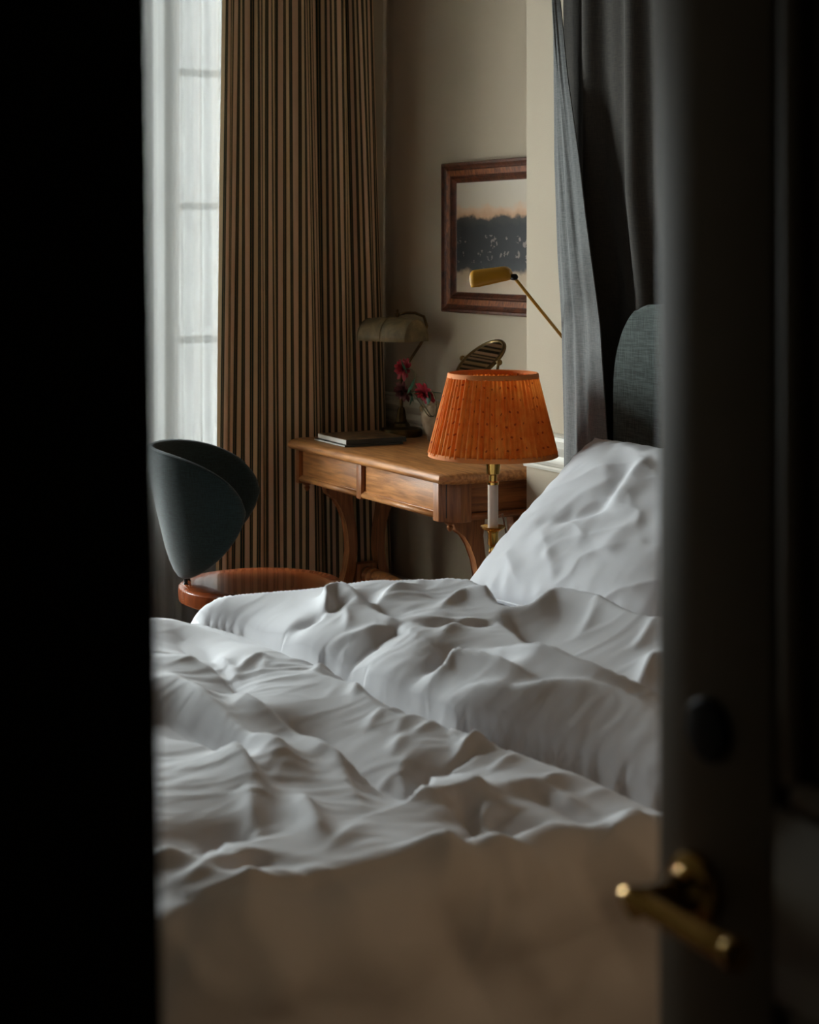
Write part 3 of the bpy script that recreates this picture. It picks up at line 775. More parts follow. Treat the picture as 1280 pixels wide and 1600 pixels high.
for k in range(3):
    a = 2*PI*k/3+.4
    tube('spider_wire', [(.03*math.cos(a), .03*math.sin(a), .472), (.132*math.cos(a), .132*math.sin(a), zt-.008)], .0015, 'brass', lamp, 6)
tube('cord', [rf(.012, .01, .01), rf(.06, .06, .05), rf(.052, .07, .13), rf(.045, .06, .20), rf(.03, .04, .275), rf(.012, .01, .27)], .0028, 'cord', lamp, 8)

rl = thing('reading_lamp', 'ochre yellow wall reading lamp on a slim arm by the bed curtain', 'lamp', (BX, 4.560, 1.20))
hy, hz = on_x(803, 433, 2.85); hd = Vector((2.85, hy, hz))-Vector((BX, 4.560, 1.20))
lathe('wall_plate', [(.021, 0), (.022, .006), (.019, .012), (.012, .016), (.010, .03)], 'ochre', rl, 28, axis=(-1, 0, 0))
tube('arm', [(-.028, 0, 0), hd], .0052, 'ochre', rl, 12)
lathe('joint', [(.008, -.012), (.010, -.008), (.010, .008), (.008, .012)], 'black_metal', rl, 16, axis=(0, 1, 0), loc=hd)
ey, ez = on_x(742, 445, 2.765); ed = Vector((2.765, ey, ez))-Vector((BX, 4.560, 1.20))
ax = (ed-hd); Lh = ax.length; ax.normalize(); sd = ax.cross(Vector((0, 0, 1))).normalized(); up = sd.cross(ax)
vs_, fs = [], []; n1, n2 = 16, 20
for i in range(n1):
    t = i/(n1-1)
    rr = .027+.008*t
    if t < .14: rr *= math.sqrt(1-(1-t/.14)**2*.55)
    if t > .90: rr *= math.sqrt(max(1-((t-.90)/.10)**2*.35, 0))
    for k in range(n2):
        a = PI*(-.12+1.24*k/(n2-1))
        q = hd+ax*(Lh*t+.006)+sd*(math.cos(a)*rr)+up*(math.sin(a)*rr*1.15+.006)
        vs_.append(q)
for i in range(n1-1):
    for k in range(n2-1): fs.append((i*n2+k, i*n2+k+1, (i+1)*n2+k+1, (i+1)*n2+k))
fs.append(tuple(range(n2))); fs.append(tuple(range((n1-1)*n2, n1*n2)))
o = build('hood', vs_, fs, 'ochre', rl); o.data.set_sharp_from_angle(angle=math.radians(45))
s = o.modifiers.new('thickness', 'SOLIDIFY'); s.thickness = .002

# ================================================================ BED
BY0, BY1 = 2.29, 4.11; BFX = .90; MZ = .54
bed = thing('upholstered_bed', 'wide bed with a grey-green upholstered headboard and white mattress', 'bed', (BFX, BY0, 0))
bw, bL = BY1-BY0, 2.985-BFX
box('bed_base', (.06, .085, .10), (bL, bw-.085, .32), 'headboard', bed, .02)
box('mattress', (.06, .075, .32), (bL-.01, bw-.075, MZ), 'mattress', bed, .05)
for x in (.12, bL-.12):
    for y in (.16, bw-.16): tube('foot', [(x, y, .11), (x, y, 0)], [.03, .022], 'dark_wood', bed, 12)
# headboard with rounded shoulders
hb0, hb1, hbt = 2.225-BY0, 4.158-BY0, 1.335
ol = [(hb0, .05), (hb1, .05)]
sh = .17
ol += [(hb1, hbt-sh*1.5)]+[(hb1-sh+sh*math.cos(a), hbt-sh*1.5+sh*1.5*math.sin(a)) for a in [PI/2*k/12 for k in range(1, 13)]]
ol += [(hb0+sh-sh*math.sin(a), hbt-sh*1.5+sh*1.5*math.cos(a)) for a in [PI/2*k/12 for k in range(0, 13)]]
bm = bmesh.new()
A = [bm.verts.new((bL+.0, y, z)) for y, z in ol]; B = [bm.verts.new((bL+.055, y, z)) for y, z in ol]
fa = bm.faces.new(A); bm.faces.new(B[::-1])
for i in range(len(ol)): bm.faces.new((A[i], B[i], B[(i+1) % len(ol)], A[(i+1) % len(ol)]))
bmesh.ops.bevel(bm, geom=list(fa.edges), offset=.012, segments=3, profile=.5, affect='EDGES')
bm_obj('headboard', bm, 'headboard', bed, True)

# ---- wrinkle machinery: polylines in bed-plan metres -> ridge heights
def seg_dist(P, poly):
    """nearest distance, side (+ = left of travel) and run (0..1) of points P (N,2) to a polyline"""
    best = np.full(len(P), 1e9); side = np.zeros(len(P)); run = np.zeros(len(P))
    L = np.hypot(*(np.diff(poly, axis=0).T)); tot = L.sum(); acc = 0.
    for i in range(len(poly)-1):
        a, b = poly[i], poly[i+1]; d = b-a; q = P-a
        t = np.clip((q@d)/(d@d+1e-12), 0, 1); v = q-np.outer(t, d); r = np.hypot(v[:, 0], v[:, 1])
        k = r < best; best[k] = r[k]; cr = d[0]*q[:, 1]-d[1]*q[:, 0]
        side[k] = np.sign(cr)[k]; run[k] = ((acc+t*L[i])/tot)[k]; acc += L[i]
    return best, side, run
def smooth_poly(pts, n=6):
    P = np.array(pts, float); out = []
    for i in range(len(P)-1):
        p0, p1, p2, p3 = P[max(i-1, 0)], P[i], P[i+1], P[min(i+2, len(P)-1)]
        for t in np.arange(n)/n: out.append(.5*(2*p1+(p2-p0)*t+(2*p0-5*p1+4*p2-p3)*t*t+(3*p1-p0-3*p2+p3)*t**3))
    out.append(P[-1]); return np.array(out)
def ridge(P, poly, amp, wn, wf, taper=.22, p=1.35):
    """amp metres high, wn / wf: half widths on the near (camera) and far side; poly is run so that far is on its left"""
    d, s, r = seg_dist(P, poly)
    w = np.where(s > 0, wf, wn)
    tp_ = np.clip(np.minimum(r, 1-r)/taper, 0, 1); tp_ = tp_*tp_*(3-2*tp_)
    e = np.sqrt((d/w)**2+.02)-.1414
    return amp*tp_*np.exp(-np.power(np.maximum(e, 0), p))
def cB(pts): return [(240+x/3.2, 900+y/3.2) for x, y in pts]
def cC(pts): return [(640+x/3.2, 850+y/3.2) for x, y in pts]
ZT = .655
def plan(pxs, z=ZT): return np.array([on_z(x, y, z) for x, y in pxs])

# crevice between the lower spread and the thrown-back upper roll (left to right)
CREV = plan(cB([(-260, 30), (60, 85), (250, 148), (440, 202), (620, 285), (780, 364), (950, 430), (1130, 530)])
            + cC([(0, 757), (200, 850), (400, 912), (640, 982), (900, 1062), (1110, 1140), (1500, 1290), (1900, 1430)]), .60)
# turned-down edge against the pillows
EDGE = plan(cC([(-900, 60), (-400, 110), (0, 130), (300, 165), (400, 232), (480, 262), (600, 270), (640, 262), (720, 240), (820, 257), (950, 292), (1100, 352), (1240, 388), (1500, 450), (2000, 560)]), .72)
RID = []   # (crop polyline, amp, near width, far width, z)
def rid(pts, amp, wn, wf, z=ZT, taper=.22): RID.append((smooth_poly(plan(pts, z), 4), amp, wn, wf, taper))
zu = .71
# --- upper roll
rid(cC([(-260, 640), (0, 580), (180, 546), (330, 560), (450, 590), (700, 617), (900, 652), (1050, 692), (1250, 772), (1600, 900)]), .022, .045, .03, zu)
rid(cC([(160, 420), (300, 432), (450, 470), (600, 515), (760, 560), (950, 622), (1240, 692), (1500, 760)]), .034, .026, .026, zu)
rid(cC([(-40, 545), (130, 466), (250, 480), (450, 540), (690, 612)]), .028, .020, .022, zu)
rid(cC([(440, 315), (500, 350), (560, 420), (640, 480), (710, 525)]), .016, .02, .02, zu)
rid(cC([(140, 410), (260, 322), (380, 312), (480, 312)]), .014, .018, .03, zu)
rid(cC([(-60, 300), (180, 312), (300, 318), (420, 300)]), .012, .018, .02, zu)
rid(cC([(120, 280), (250, 226), (400, 242), (560, 270)]), .014, .02, .022, zu)
rid(cC([(-20, 665), (100, 610), (190, 556)]), .012, .016, .012, zu)
rid(cC([(210, 748), (300, 680), (420, 622), (560, 600)]), .013, .016, .012, zu)
rid(cC([(290, 762), (380, 690), (440, 660)]), .008, .012, .010, zu)
rid(cC([(380, 802), (480, 748), (570, 700)]), .012, .015, .011, zu)
rid(cC([(600, 892), (700, 822), (800, 786)]), .010, .015, .012, zu)
rid(cC([(820, 900), (960, 850), (1080, 830)]), .007, .018, .014, zu)
rid(cC([(1070, 625), (1170, 562), (1245, 470)]), .018, .02, .018, zu)
rid(cC([(1100, 470), (1180, 430), (1250, 395)]), .014, .018, .014, zu)
rid(cC([(960, 690), (1100, 712), (1250, 762)]), .010, .014, .014, zu)
rid(cC([(820, 400), (900, 350), (950, 300)]), .008, .018, .018, zu)
rid(cB([(300, 180), (340, 150), (375, 130)]), .009, .010, .009, zu)
rid(cB([(430, 190), (455, 150), (462, 120)]), .010, .010, .009, zu)
rid(cB([(525, 215), (548, 180), (552, 140)]), .010, .012, .010, zu)
rid(cB([(790, 255), (850, 185), (950, 160), (1080, 170)]), .012, .020, .018, zu)
rid(cB([(1090, 405), (1180, 378), (1290, 322)]), .013, .015, .012, zu)
rid(cB([(1020, 380), (1010, 320), (1080, 262), (1290, 262)]), .014, .020, .018, zu)
rid(cB([(1210, 500), (1240, 440), (1320, 400)]), .010, .012, .011, zu)
rid(cB([(600, 150), (760, 150), (900, 140), (1100, 148), (1280, 175)]), .012, .022, .020, zu)
rid(cB([(700, 100), (800, 70), (850, 30), (930, 22), (1010, 50), (1080, 95)]), .030, .020, .030, zu)
rid(cB([(900, 140), (925, 90), (890, 45)]), .012, .010, .012, zu)
rid(cB([(1060, 100), (1120, 60), (1240, 20), (1400, 10)]), .022, .028, .03, zu)
rid(cB([(1040, 60), (1160, 130), (1290, 190)]), .010, .014, .014, zu)
# --- lower spread, left
rid(cB([(20, 250), (110, 290), (260, 330), (380, 395), (430, 470)]), .016, .022, .030)
rid(cB([(20, 330), (90, 400), (200, 470), (320, 560), (480, 672), (600, 720), (720, 802), (830, 905)]), .030, .030, .045)
rid(cB([(10, 530), (110, 585), (220, 645), (330, 702), (430, 792), (490, 860), (560, 965), (620, 1060)]), .024, .030, .020)
rid(cB([(400, 330), (425, 420), (440, 488), (500, 535), (620, 590), (740, 642), (850, 712), (925, 752), (990, 880), (1070, 1060)]), .020, .024, .024)
rid(cB([(250, 200), (330, 250), (400, 320), (430, 400)]), .016, .014, .022)
rid(cB([(400, 330), (470, 290), (530, 268), (620, 292)]), .014, .014, .018)
rid(cB([(430, 335), (560, 320), (660, 318)]), .010, .010, .012)
rid(cB([(640, 335), (760, 365), (860, 388), (1000, 440), (1100, 508), (1200, 575), (1290, 635)]), .010, .030, .02)
rid(cB([(860, 490), (910, 430), (960, 400)]), .008, .014, .014)
rid(cB([(1060, 620), (1100, 570), (1160, 545), (1260, 600)]), .012, .018, .018)
rid(cB([(1180, 720), (1240, 640), (1300, 620)]), .012, .014, .014)
rid(cB([(700, 605), (860, 700), (1000, 772), (1150, 852), (1290, 900)]), .014, .018, .020)
rid(cB([(1100, 850), (1150, 770), (1240, 770)]), .010, .014, .012)
rid(cB([(270, 470), (350, 455), (410, 400)]), .010, .012, .012)
rid(cB([(390, 560), (430, 520), (480, 520)]), .010, .014, .012)
rid(cB([(520, 830), (580, 790), (640, 740)]), .012, .014, .012)
rid(cB([(600, 870), (640, 800), (720, 770)]), .010, .012, .012)
rid(cB([(700, 885), (745, 960), (790, 1060), (840, 1210)]), .014, .018, .022)
rid(cB([(420, 930), (465, 920), (490, 1000), (520, 1180)]), .012, .016, .022)
rid(cB([(780, 1230), (900, 1150), (1040, 1060), (1120, 1050)]), .010, .018, .018)
rid(cB([(880, 1200), (1000, 1180), (1130, 1140)]), .012, .016, .014)
rid(cB([(-20, 1290), (100, 1225), (190, 1165), (270, 1130), (350, 1140)]), .020, .026, .020)
rid(cB([(140, 1375), (280, 1290), (380, 1240), (470, 1220), (540, 1235)]), .020, .022, .018)
rid(cB([(390, 1480), (430, 1370), (500, 1280), (620, 1240)]), .016, .022, .018)
rid(cB([(640, 1270), (760, 1280), (900, 1310), (1050, 1370)]), .012, .020, .018)
rid(cB([(-20, 1380), (100, 1420), (250, 1400), (360, 1380)]), .010, .016, .014)
rid(cB([(20, 1490), (120, 1470), (260, 1520), (420, 1540), (540, 1580)]), .014, .016, .016)
rid(cB([(60, 900), (200, 880), (330, 900)]), .007, .03, .03)
# --- lower spread, right
rid(cC([(-60, 925), (120, 960), (250, 1010), (370, 1062), (470, 1130)]), .018, .028, .022)
rid(cC([(-60, 1040), (120, 1088), (230, 1150), (275, 1180), (350, 1305)]), .020, .020, .030)
rid(cC([(330, 1230), (345, 1170), (365, 1090), (420, 1060)]), .016, .014, .018)
rid(cC([(330, 1290), (440, 1330), (540, 1372), (610, 1392)]), .016, .016, .016)
rid(cC([(540, 985), (600, 1020), (650, 1090)]), .010, .014, .014)
rid(cC([(500, 1020), (640, 1000), (800, 1060), (960, 1130)]), .014, .022, .018)
rid(cC([(680, 1222), (800, 1290), (930, 1342)]), .012, .016, .018)
rid(cC([(640, 1130), (720, 1090), (800, 1110)]), .010, .014, .012)
rid(cC([(930, 1150), (1100, 1158), (1240, 1225), (1400, 1290)]), .018, .026, .020)
rid(cC([(1080, 1215), (1160, 1310), (1245, 1405)]), .012, .014, .018)
rid(cC([(900, 1260), (960, 1240), (1060, 1290)]), .012, .014, .014)
rid(cC([(340, 1325), (450, 1432), (560, 1552), (620, 1610)]), .014, .012, .018)
rid(cC([(520, 1530), (600, 1420), (640, 1380)]), .012, .014, .014)
rid(cC([(60, 1480), (130, 1400), (160, 1320), (230, 1290)]), .016, .016, .018)
rid(cC([(0, 1250), (90, 1210), (170, 1230)]), .007, .012, .012)

# --- valleys between the billows: depth, width up the far face, width down the near slope
VAL = []
def val(pts, dep, wf, wn, z=.63): VAL.append((smooth_poly(plan(pts, z), 4), dep, wf, wn))
val(cB([(-120, 470), (20, 545), (120, 595), (250, 660), (350, 722), (430, 785), (520, 832), (610, 850)]), .055, .050, .09)
val(cB([(60, 110), (180, 190), (300, 290), (395, 400), (425, 500), (470, 545), (560, 600)]), .036, .040, .07)
val(cB([(560, 560), (700, 625), (860, 722), (1000, 800), (1140, 875), (1290, 915)])+cC([(100, 1010), (220, 1090), (330, 1160)]), .040, .060, .08)
val(cC([(230, 1120), (290, 1200), (350, 1300), (430, 1400)]), .045, .030, .05)
val(cC([(360, 1180), (440, 1240), (560, 1270), (680, 1300)]), .026, .05, .06)
val(cC([(560, 1060), (700, 1130), (850, 1200), (980, 1290)]), .022, .05, .06)
val(cB([(40, 1330), (150, 1290), (270, 1220), (400, 1210), (470, 1250)]), .034, .045, .04)
val(cB([(380, 1440), (420, 1360), (480, 1290)]), .020, .03, .04)
val(cC([(480, 345), (560, 430), (700, 535), (850, 590), (1000, 650), (1240, 705), (1500, 790)]), .040, .060, .03, .68)
val(cC([(-20, 560), (60, 520), (180, 500), (320, 525), (520, 590), (680, 620)]), .020, .030, .03, .68)
val(cC([(60, 420), (200, 400), (330, 395), (470, 400)]), .020, .030, .03, .68)
val(cB([(900, 260), (1010, 255), (1100, 235), (1290, 230)]), .016, .03, .04, .68)
val(cB([(640, 110), (800, 125), (930, 120), (1040, 130)]), .018, .02, .04, .68)
val(cB([(1020, 60), (1090, 105), (1160, 150), (1290, 215)]), .022, .03, .03, .68)

# ---- duvet surface
RE = .105; LA = RE*PI/2
ZB = .585
y0e, y1e, x0e = BY0-.012, BY1-.04, BFX+.03
step = .0072
sv = np.arange(-(LA+.40), (y1e-y0e)+LA+.40, step); xv = np.arange(-(LA+.38), 2.84-x0e, step)
SV, XV = np.meshgrid(sv, xv, indexing='ij')
def roll(q, span=None):
    """arc-length coordinate -> (position, drop, lateral normal)"""
    pos = q.copy(); drop = np.zeros_like(q); nl = np.zeros_like(q)
    a = np.clip(-q/RE, 0, PI/2); k = q < 0
    pos[k] = -RE*np.sin(a[k]); drop[k] = RE*(1-np.cos(a[k]))+np.maximum(-q[k]-LA, 0); nl[k] = -np.sin(a[k])
    if span is not None:
        b = np.clip((q-span)/RE, 0, PI/2); k = q > span
        pos[k] = span+RE*np.sin(b[k]); drop[k] = RE*(1-np.cos(b[k]))+np.maximum(q[k]-span-LA, 0); nl[k] = np.sin(b[k])
    return pos, drop, nl
py_, dy_, ny_ = roll(SV, y1e-y0e); px_, dx_, nx_ = roll(XV)
Xb = x0e+px_; Yb = y0e+py_
# drop the far-side part of the plan coords used for wrinkles
PP = np.stack([(x0e+XV).ravel(), (y0e+SV).ravel()], 1)
onside = np.clip(-SV/LA, 0, 1)
h = np.zeros(len(PP))
Dc, sc_, rc = seg_dist(PP, smooth_poly(CREV, 4)); Dc = Dc*sc_
De, se, re_ = seg_dist(PP, smooth_poly(EDGE, 4)); De = De*se
wx = PP[:, 0]+.03*fbm(PP[:, 0]*6, PP[:, 1]*6, 1); wy = PP[:, 1]+.03*fbm(PP[:, 0]*6+9, PP[:, 1]*6, 2)
# puffiness
h += .014*fbm(wx*2.2, wy*2.8, 0, 2)
# diagonal fine folds
ca, sa = math.cos(math.radians(-28)), math.sin(math.radians(-28))
ux_, uy_ = wx*ca+wy*sa, -wx*sa+wy*ca
rn = 1-np.abs(fbm(ux_*4.0, uy_*15, 3, 3))*2.4
h += .0050*np.clip(rn, 0, 1)**1.3*np.clip(1.6*fbm(PP[:, 0]*3, PP[:, 1]*3, 5, 2)+.25, 0, 1)
rn2 = 1-np.abs(fbm(wx*9, wy*13, 4, 2))*2.6
h += .0012*np.clip(rn2, 0, 1)**2
top_w = 1-np.clip(-PP[:, 1]+y0e, 0, .2)/.2
big = np.zeros(len(PP)); small = np.zeros(len(PP)); crisp = np.zeros(len(PP))
for poly, amp, wn, wf, tpn in RID:
    lo = poly.min(0)-.30; hi = poly.max(0)+.30
    k = (PP[:, 0] > lo[0]) & (PP[:, 0] < hi[0]) & (PP[:, 1] > lo[1]) & (PP[:, 1] < hi[1])
    if not k.any(): continue
    ln_ = np.hypot(*np.diff(poly, axis=0).T).sum(); amp_s = amp*min(1., (ln_/.32)**1.4)
    if ln_ > .13: crisp[k] += ridge(PP[k], poly, amp*.72*min(1., (ln_/.42)**1.5), wn*.95, wf*.42, .42, 1.15)**2
    if amp >= .0155: big[k] += ridge(PP[k], poly, amp*1.25, wn*2.3, wf*1.1, .34)**2.5
    else: small[k] += ridge(PP[k], poly, amp_s*1.15, wn*1.15, wf*.75, .42)**2.
near_c = np.clip(np.abs(Dc)/.07, .12, 1)
onroll = np.where(Dc > 0, 1-.5*np.exp(-((Dc-.08)/.14)**2)*np.clip((2.35-PP[:, 0])/.3, 0, 1), 1.)
h += ((.78*big**.4)*np.clip(near_c, .4, 1)+small**.5*near_c)*onroll+crisp**.5*np.clip(near_c, .35, 1)
vmax = np.zeros(len(PP))
for poly, dep, wf, wn in VAL:
    lo = poly.min(0)-.30; hi = poly.max(0)+.30
    k = (PP[:, 0] > lo[0]) & (PP[:, 0] < hi[0]) & (PP[:, 1] > lo[1]) & (PP[:, 1] < hi[1])
    d_, s_, r_ = seg_dist(PP[k], poly)
    tp_ = np.clip(np.minimum(r_, 1-r_)/.28, 0, 1); tp_ = tp_*tp_*(3-2*tp_)
    q = d_/np.where(s_ > 0, wf, wn)
    vmax[k] += (dep*tp_*np.exp(-(np.sqrt(q*q+.004)-.063)))**2
h += .018-1.45*vmax**.5
# the roll: steep rounded front rising out of the crevice
RU = .12
t = np.clip(Dc/RU, 0, 1); upn = np.where(Dc > 0, np.sqrt(np.maximum(1-(1-t)**2, 0)), 0.)
HU = .055+.045*np.clip((PP[:, 0]-1.6)/.7, 0, 1)
h += HU*upn*(1-.25*np.clip((Dc-.25)/.5, 0, 1))
h -= .045*np.exp(-np.abs(Dc)/.022)*np.where(Dc > 0, .5, 1.)
h -= .034*np.exp(-np.maximum(-Dc, 0)/.065)*np.where(Dc <= 0, 1, 0)
# far edge of the roll: low at the foot, two humps towards the pillow
fx = PP[:, 0]; fy = np.clip((PP[:, 1]-3.55)/.35, 0, 1); fy = fy*fy*(3-2*fy)
h += fy*(-.020*np.clip((1.93-fx)/.12, 0, 1)+.022*np.exp(-((fx-1.99)/.045)**2)+.040*np.clip((fx-2.08)/.07, 0, 1)*(1-.5*np.clip((fx-2.36)/.15, 0, 1))+.010*np.exp(-((fx-2.32)/.03)**2))
# turned edge against the pillows: thick fold, then down to the sheet
te = np.clip(De/.10, 0, 1)
h += .062*np.exp(-np.power(np.maximum(-De, 0)/.085, 1.3))*np.where(De <= 0, 1, 0)*np.clip((PP[:, 0]-2.0)/.25, 0, 1)
h = np.where(De > 0, (h+.062*np.clip((PP[:, 0]-2.0)/.25, 0, 1))*(1-te**2)-.16*te**1.2, h)
Hh = h.reshape(SV.shape)
# near side: long soft hanging folds instead of creases
side = np.clip((-SV)/(LA*1.2), 0, 1)
drape = .026*np.sin(7.5*XV+2.5*SV+1.1+2.2*fbm(XV*2, SV*1.5, 6, 2))+.055*fbm(XV*3.4+1.6*SV, SV*1.2, 7, 2)
Hh = Hh*(1-.75*side)+drape*side*np.clip(-SV/.25, .2, 1)
def cD(pts): return [(234+x/1.588, 656+y/1.588) for x, y in pts]
def side_plan(pxs):
    out = []
    for x, y in pxs:
        X_, z_ = on_y(x, y, y0e-RE); out.append((X_, y0e-(LA+(ZB-RE-z_))))
    return np.array(out)
sd_h = np.zeros(len(PP))
for pts, amp, w_ in [([(715, 950), (760, 1060), (850, 1170)], .020, .030), ([(850, 1000), (940, 1090), (1030, 1165)], .020, .028), ([(700, 1130), (740, 1240), (800, 1390), (880, 1490)], -.026, .035),
                     ([(20, 1130), (60, 1220), (125, 1285)], .018, .022), ([(150, 1160), (270, 1320), (340, 1470)], .020, .045), ([(1040, 990), (1090, 1110), (1200, 1330), (1260, 1450)], -.022, .04),
                     ([(1160, 980), (1210, 1080), (1270, 1180)], .018, .03), ([(430, 1150), (520, 1300), (640, 1480)], .016, .06), ([(880, 1200), (960, 1350), (1080, 1500)], .020, .055)]:
    sd_h += ridge(PP, smooth_poly(side_plan(cD(pts)), 4), amp, w_, w_, .3)
Hh = Hh+sd_h.reshape(SV.shape)*np.clip(-SV/.03+.6, 0, 1)
# foreshorten the shoulder a little so the roll overhangs the crevice
fw_ = 1-np.abs(fbm(PP[:, 0]*13+22*Dc, PP[:, 0]*2+3*Dc, 5, 2))*2.6
wr_ = np.where((Dc > 0) & (Dc < .14), np.sin(np.clip(Dc/.14, 0, 1)*PI), 0)*.011*np.clip(fw_, 0, 1)**2
over = wr_.reshape(SV.shape)*(1-side)+np.where((Dc > 0) & (Dc < .12), np.sin(np.clip(Dc/.12, 0, 1)*PI)*.050, 0).reshape(SV.shape)*(1-side)
nz = np.sqrt(np.maximum(1-np.clip(ny_**2+nx_**2, 0, 1), 0))
Xd = Xb+nx_*Hh; Yd = Yb+ny_*Hh-over; Zd = ZB-np.minimum(dy_+dx_, .50)+nz*Hh
flat = (dy_+dx_) < .004
Zd = np.where(flat, np.maximum(Zd, MZ+.014), Zd)
Yd = Yd-.06*np.clip(dy_-.1, 0, 1)*(SV < 0)
blg = np.exp(-((Xb-1.06)/.17)**2)*np.clip(1-SV/.22, 0, 1)*np.clip(1+SV/.5, 0, 1)
edge_w = np.clip(1-np.abs(SV)/.30, 0, 1)
Yd = Yd-.030*fbm(Xb*3.3, SV*1.5, 4, 3)*edge_w-.035*blg; Zd = Zd+.012*blg*flat
duv = grid_surface('duvet', Xd, Yd, Zd, 'cotton')
tag(duv, 'rumpled white cotton duvet thrown over the bed', 'duvet')

# ---- pillows
def pillow(name, label, origin, eu, ev, W, L, T, ridges=(), seed=0, group=None):
    """origin = low far corner; ev runs up the slope (length L), eu along the bed head (width W)"""
    eu = Vector(eu).normalized(); ev = Vector(ev).normalized(); en = eu.cross(ev).normalized()
    if en.z < 0: en = -en
    n = 150
    a = np.linspace(-1, 1, n); U, V = np.meshgrid(a, a)
    eA = np.sign(U)*(1-(1-np.abs(U))**1.0); 
    k = np.power(np.maximum(1-np.abs(U)**3.2, 0), .5)*np.power(np.maximum(1-np.abs(V)**3.2, 0), .5)
    pin = 1-.045*(1-np.abs(V)**2)*np.abs(U)**6   # sides drawn in between the corners
    pin2 = 1-.05*(1-np.abs(U)**2)*np.abs(V)**6
    pu = U*pin*W/2; pv = V*pin2*L/2
    P = np.stack([pu.ravel(), pv.ravel()], 1)
    w = .0055*fbm(P[:, 0]*7+seed, P[:, 1]*7, seed, 3)+.004*np.clip(1-np.abs(fbm(P[:, 0]*4+3*P[:, 1]+seed, P[:, 1]*7-4*P[:, 0], seed+2, 2))*2.4, 0, 1)**2
    # gathers radiating from the edges
    w += .004*np.sin(P[:, 0]*95+6*fbm(P[:, 0]*5, P[:, 1]*5, 2, 2))*np.exp(-(1-np.abs(V.ravel()))/.10)
    w += .004*np.sin(P[:, 1]*105+6*fbm(P[:, 0]*5, P[:, 1]*5, 3, 2))*np.exp(-(1-np.abs(U.ravel()))/.10)
    for poly, amp, wn, wf in ridges: w += ridge(P, smooth_poly(poly, 4), amp, wn, wf)
    w = w.reshape(U.shape)
    root = thing(name, label, 'pillow', origin, group=group)
    def sheet(sign, nm):
        hh = sign*(T/2*k)+(w*np.minimum(k*1.6, 1) if sign > 0 else 0)
        q = (np.outer(pu.ravel()+W/2, np.array(eu))+np.outer(pv.ravel()+L/2, np.array(ev))+np.outer(hh.ravel(), np.array(en)))
        return q
    top = sheet(1, 'a'); bot = sheet(-1, 'b')
    for q in (top, bot): q[:, 2] = np.maximum(q[:, 2], MZ+.014-origin[2]); q[:, 0] = np.minimum(q[:, 0], 2.965-origin[0])
    V3 = np.concatenate([top, bot]); i = np.arange(n*n).reshape(n, n)
    f1 = np.stack([i[:-1, :-1].ravel(), i[:-1, 1:].ravel(), i[1:, 1:].ravel(), i[1:, :-1].ravel()], 1)
    f2 = f1[:, ::-1]+n*n
    me = bpy.data.meshes.new('pillowcase'); me.from_pydata(V3.tolist(), [], np.concatenate([f1, f2]).tolist()); me.update()
    bm = bmesh.new(); bm.from_mesh(me); bmesh.ops.remove_doubles(bm, verts=bm.verts, dist=.0006); bmesh.ops.recalc_face_normals(bm, faces=bm.faces); bm.to_mesh(me); bm.free()
    me.polygons.foreach_set('use_smooth', [True]*len(me.polygons)); me.materials.append(M['cotton'])
    o = bpy.data.objects.new('pillowcase', me); COL.objects.link(o); o.parent = root
    # sewn edge
    e = [eu*x+ev*y for x, y in [(t_, 0) for t_ in ()]]
    ring = []
    for t_ in np.linspace(-1, 1, 24): ring.append((t_, -1))
    for t_ in np.linspace(-1, 1, 24)[1:]: ring.append((1, t_))
    for t_ in np.linspace(1, -1, 24)[1:]: ring.append((t_, 1))
    for t_ in np.linspace(1, -1, 24)[1:-1]: ring.append((-1, t_))
    pts = []
    for x, y in ring:
        xx = x*(1-.045*(1-y*y)*abs(x)**6)*W/2+W/2; yy = y*(1-.05*(1-x*x)*abs(y)**6)*L/2+L/2
        pts.append(eu*xx+ev*yy)
    tube('seam', pts, .003, 'cotton', root, 6, closed=True)
    return root, eu, ev, en
pl_o = Vector((2.395, 4.03, .570)); top_c = Vector((2.905, 4.135, .945))
ev_ = (top_c-pl_o)
eu_ = Vector((.05, -1, -.01)).normalized()
Wp, Lp, Tp = .80, ev_.length, .17
evn = ev_.normalized(); enp = eu_.cross(evn).normalized()
if enp.z < 0: enp = -enp
def on_pillow(pxs, lift=.06):
    out = []
    c0 = pl_o+enp*lift
    for x, y in pxs:
        d = Vector(ray(x, y)); o_ = Vector((0, 0, H)); t = (c0-o_).dot(enp)/d.dot(enp); q = o_+d*t-pl_o
        c_ = eu_.dot(evn); a_, b_ = q.dot(eu_), q.dot(evn); den = 1-c_*c_
        out.append(((a_-c_*b_)/den-Wp/2, (b_-c_*a_)/den-Lp/2))
    return np.array(out)
PR = []
for pts, amp, wn, wf in [
    ([(955, 690), (985, 702), (1005, 712), (1028, 716), (1060, 730)], .016, .014, .02),
    ([(1030, 722), (1008, 738), (992, 760), (975, 790), (955, 812)], .024, .020, .03),
    ([(1005, 722), (985, 745), (968, 775), (948, 795), (905, 812), (860, 826)], -.026, .022, .018),
    ([(832, 825), (870, 822), (920, 812), (965, 795)], -.012, .014, .014),
    ([(870, 820), (905, 790), (945, 770), (975, 745)], .010, .016, .016),
    ([(820, 880), (870, 850), (905, 830), (950, 822)], .010, .02, .02),
    ([(850, 890), (880, 860), (930, 850)], .008, .014, .014),
    ([(790, 860), (802, 890), (808, 915)], .009, .012, .014),
    ([(850, 830), (862, 870), (868, 920)], .008, .012, .014),
    ([(890, 720), (930, 730), (970, 750)], .008, .018, .018),
    ([(940, 880), (980, 840), (1020, 820)], .010, .02, .02)]:
    PR.append((on_pillow(pts), amp*.62, wn*1.7, wf*1.5))
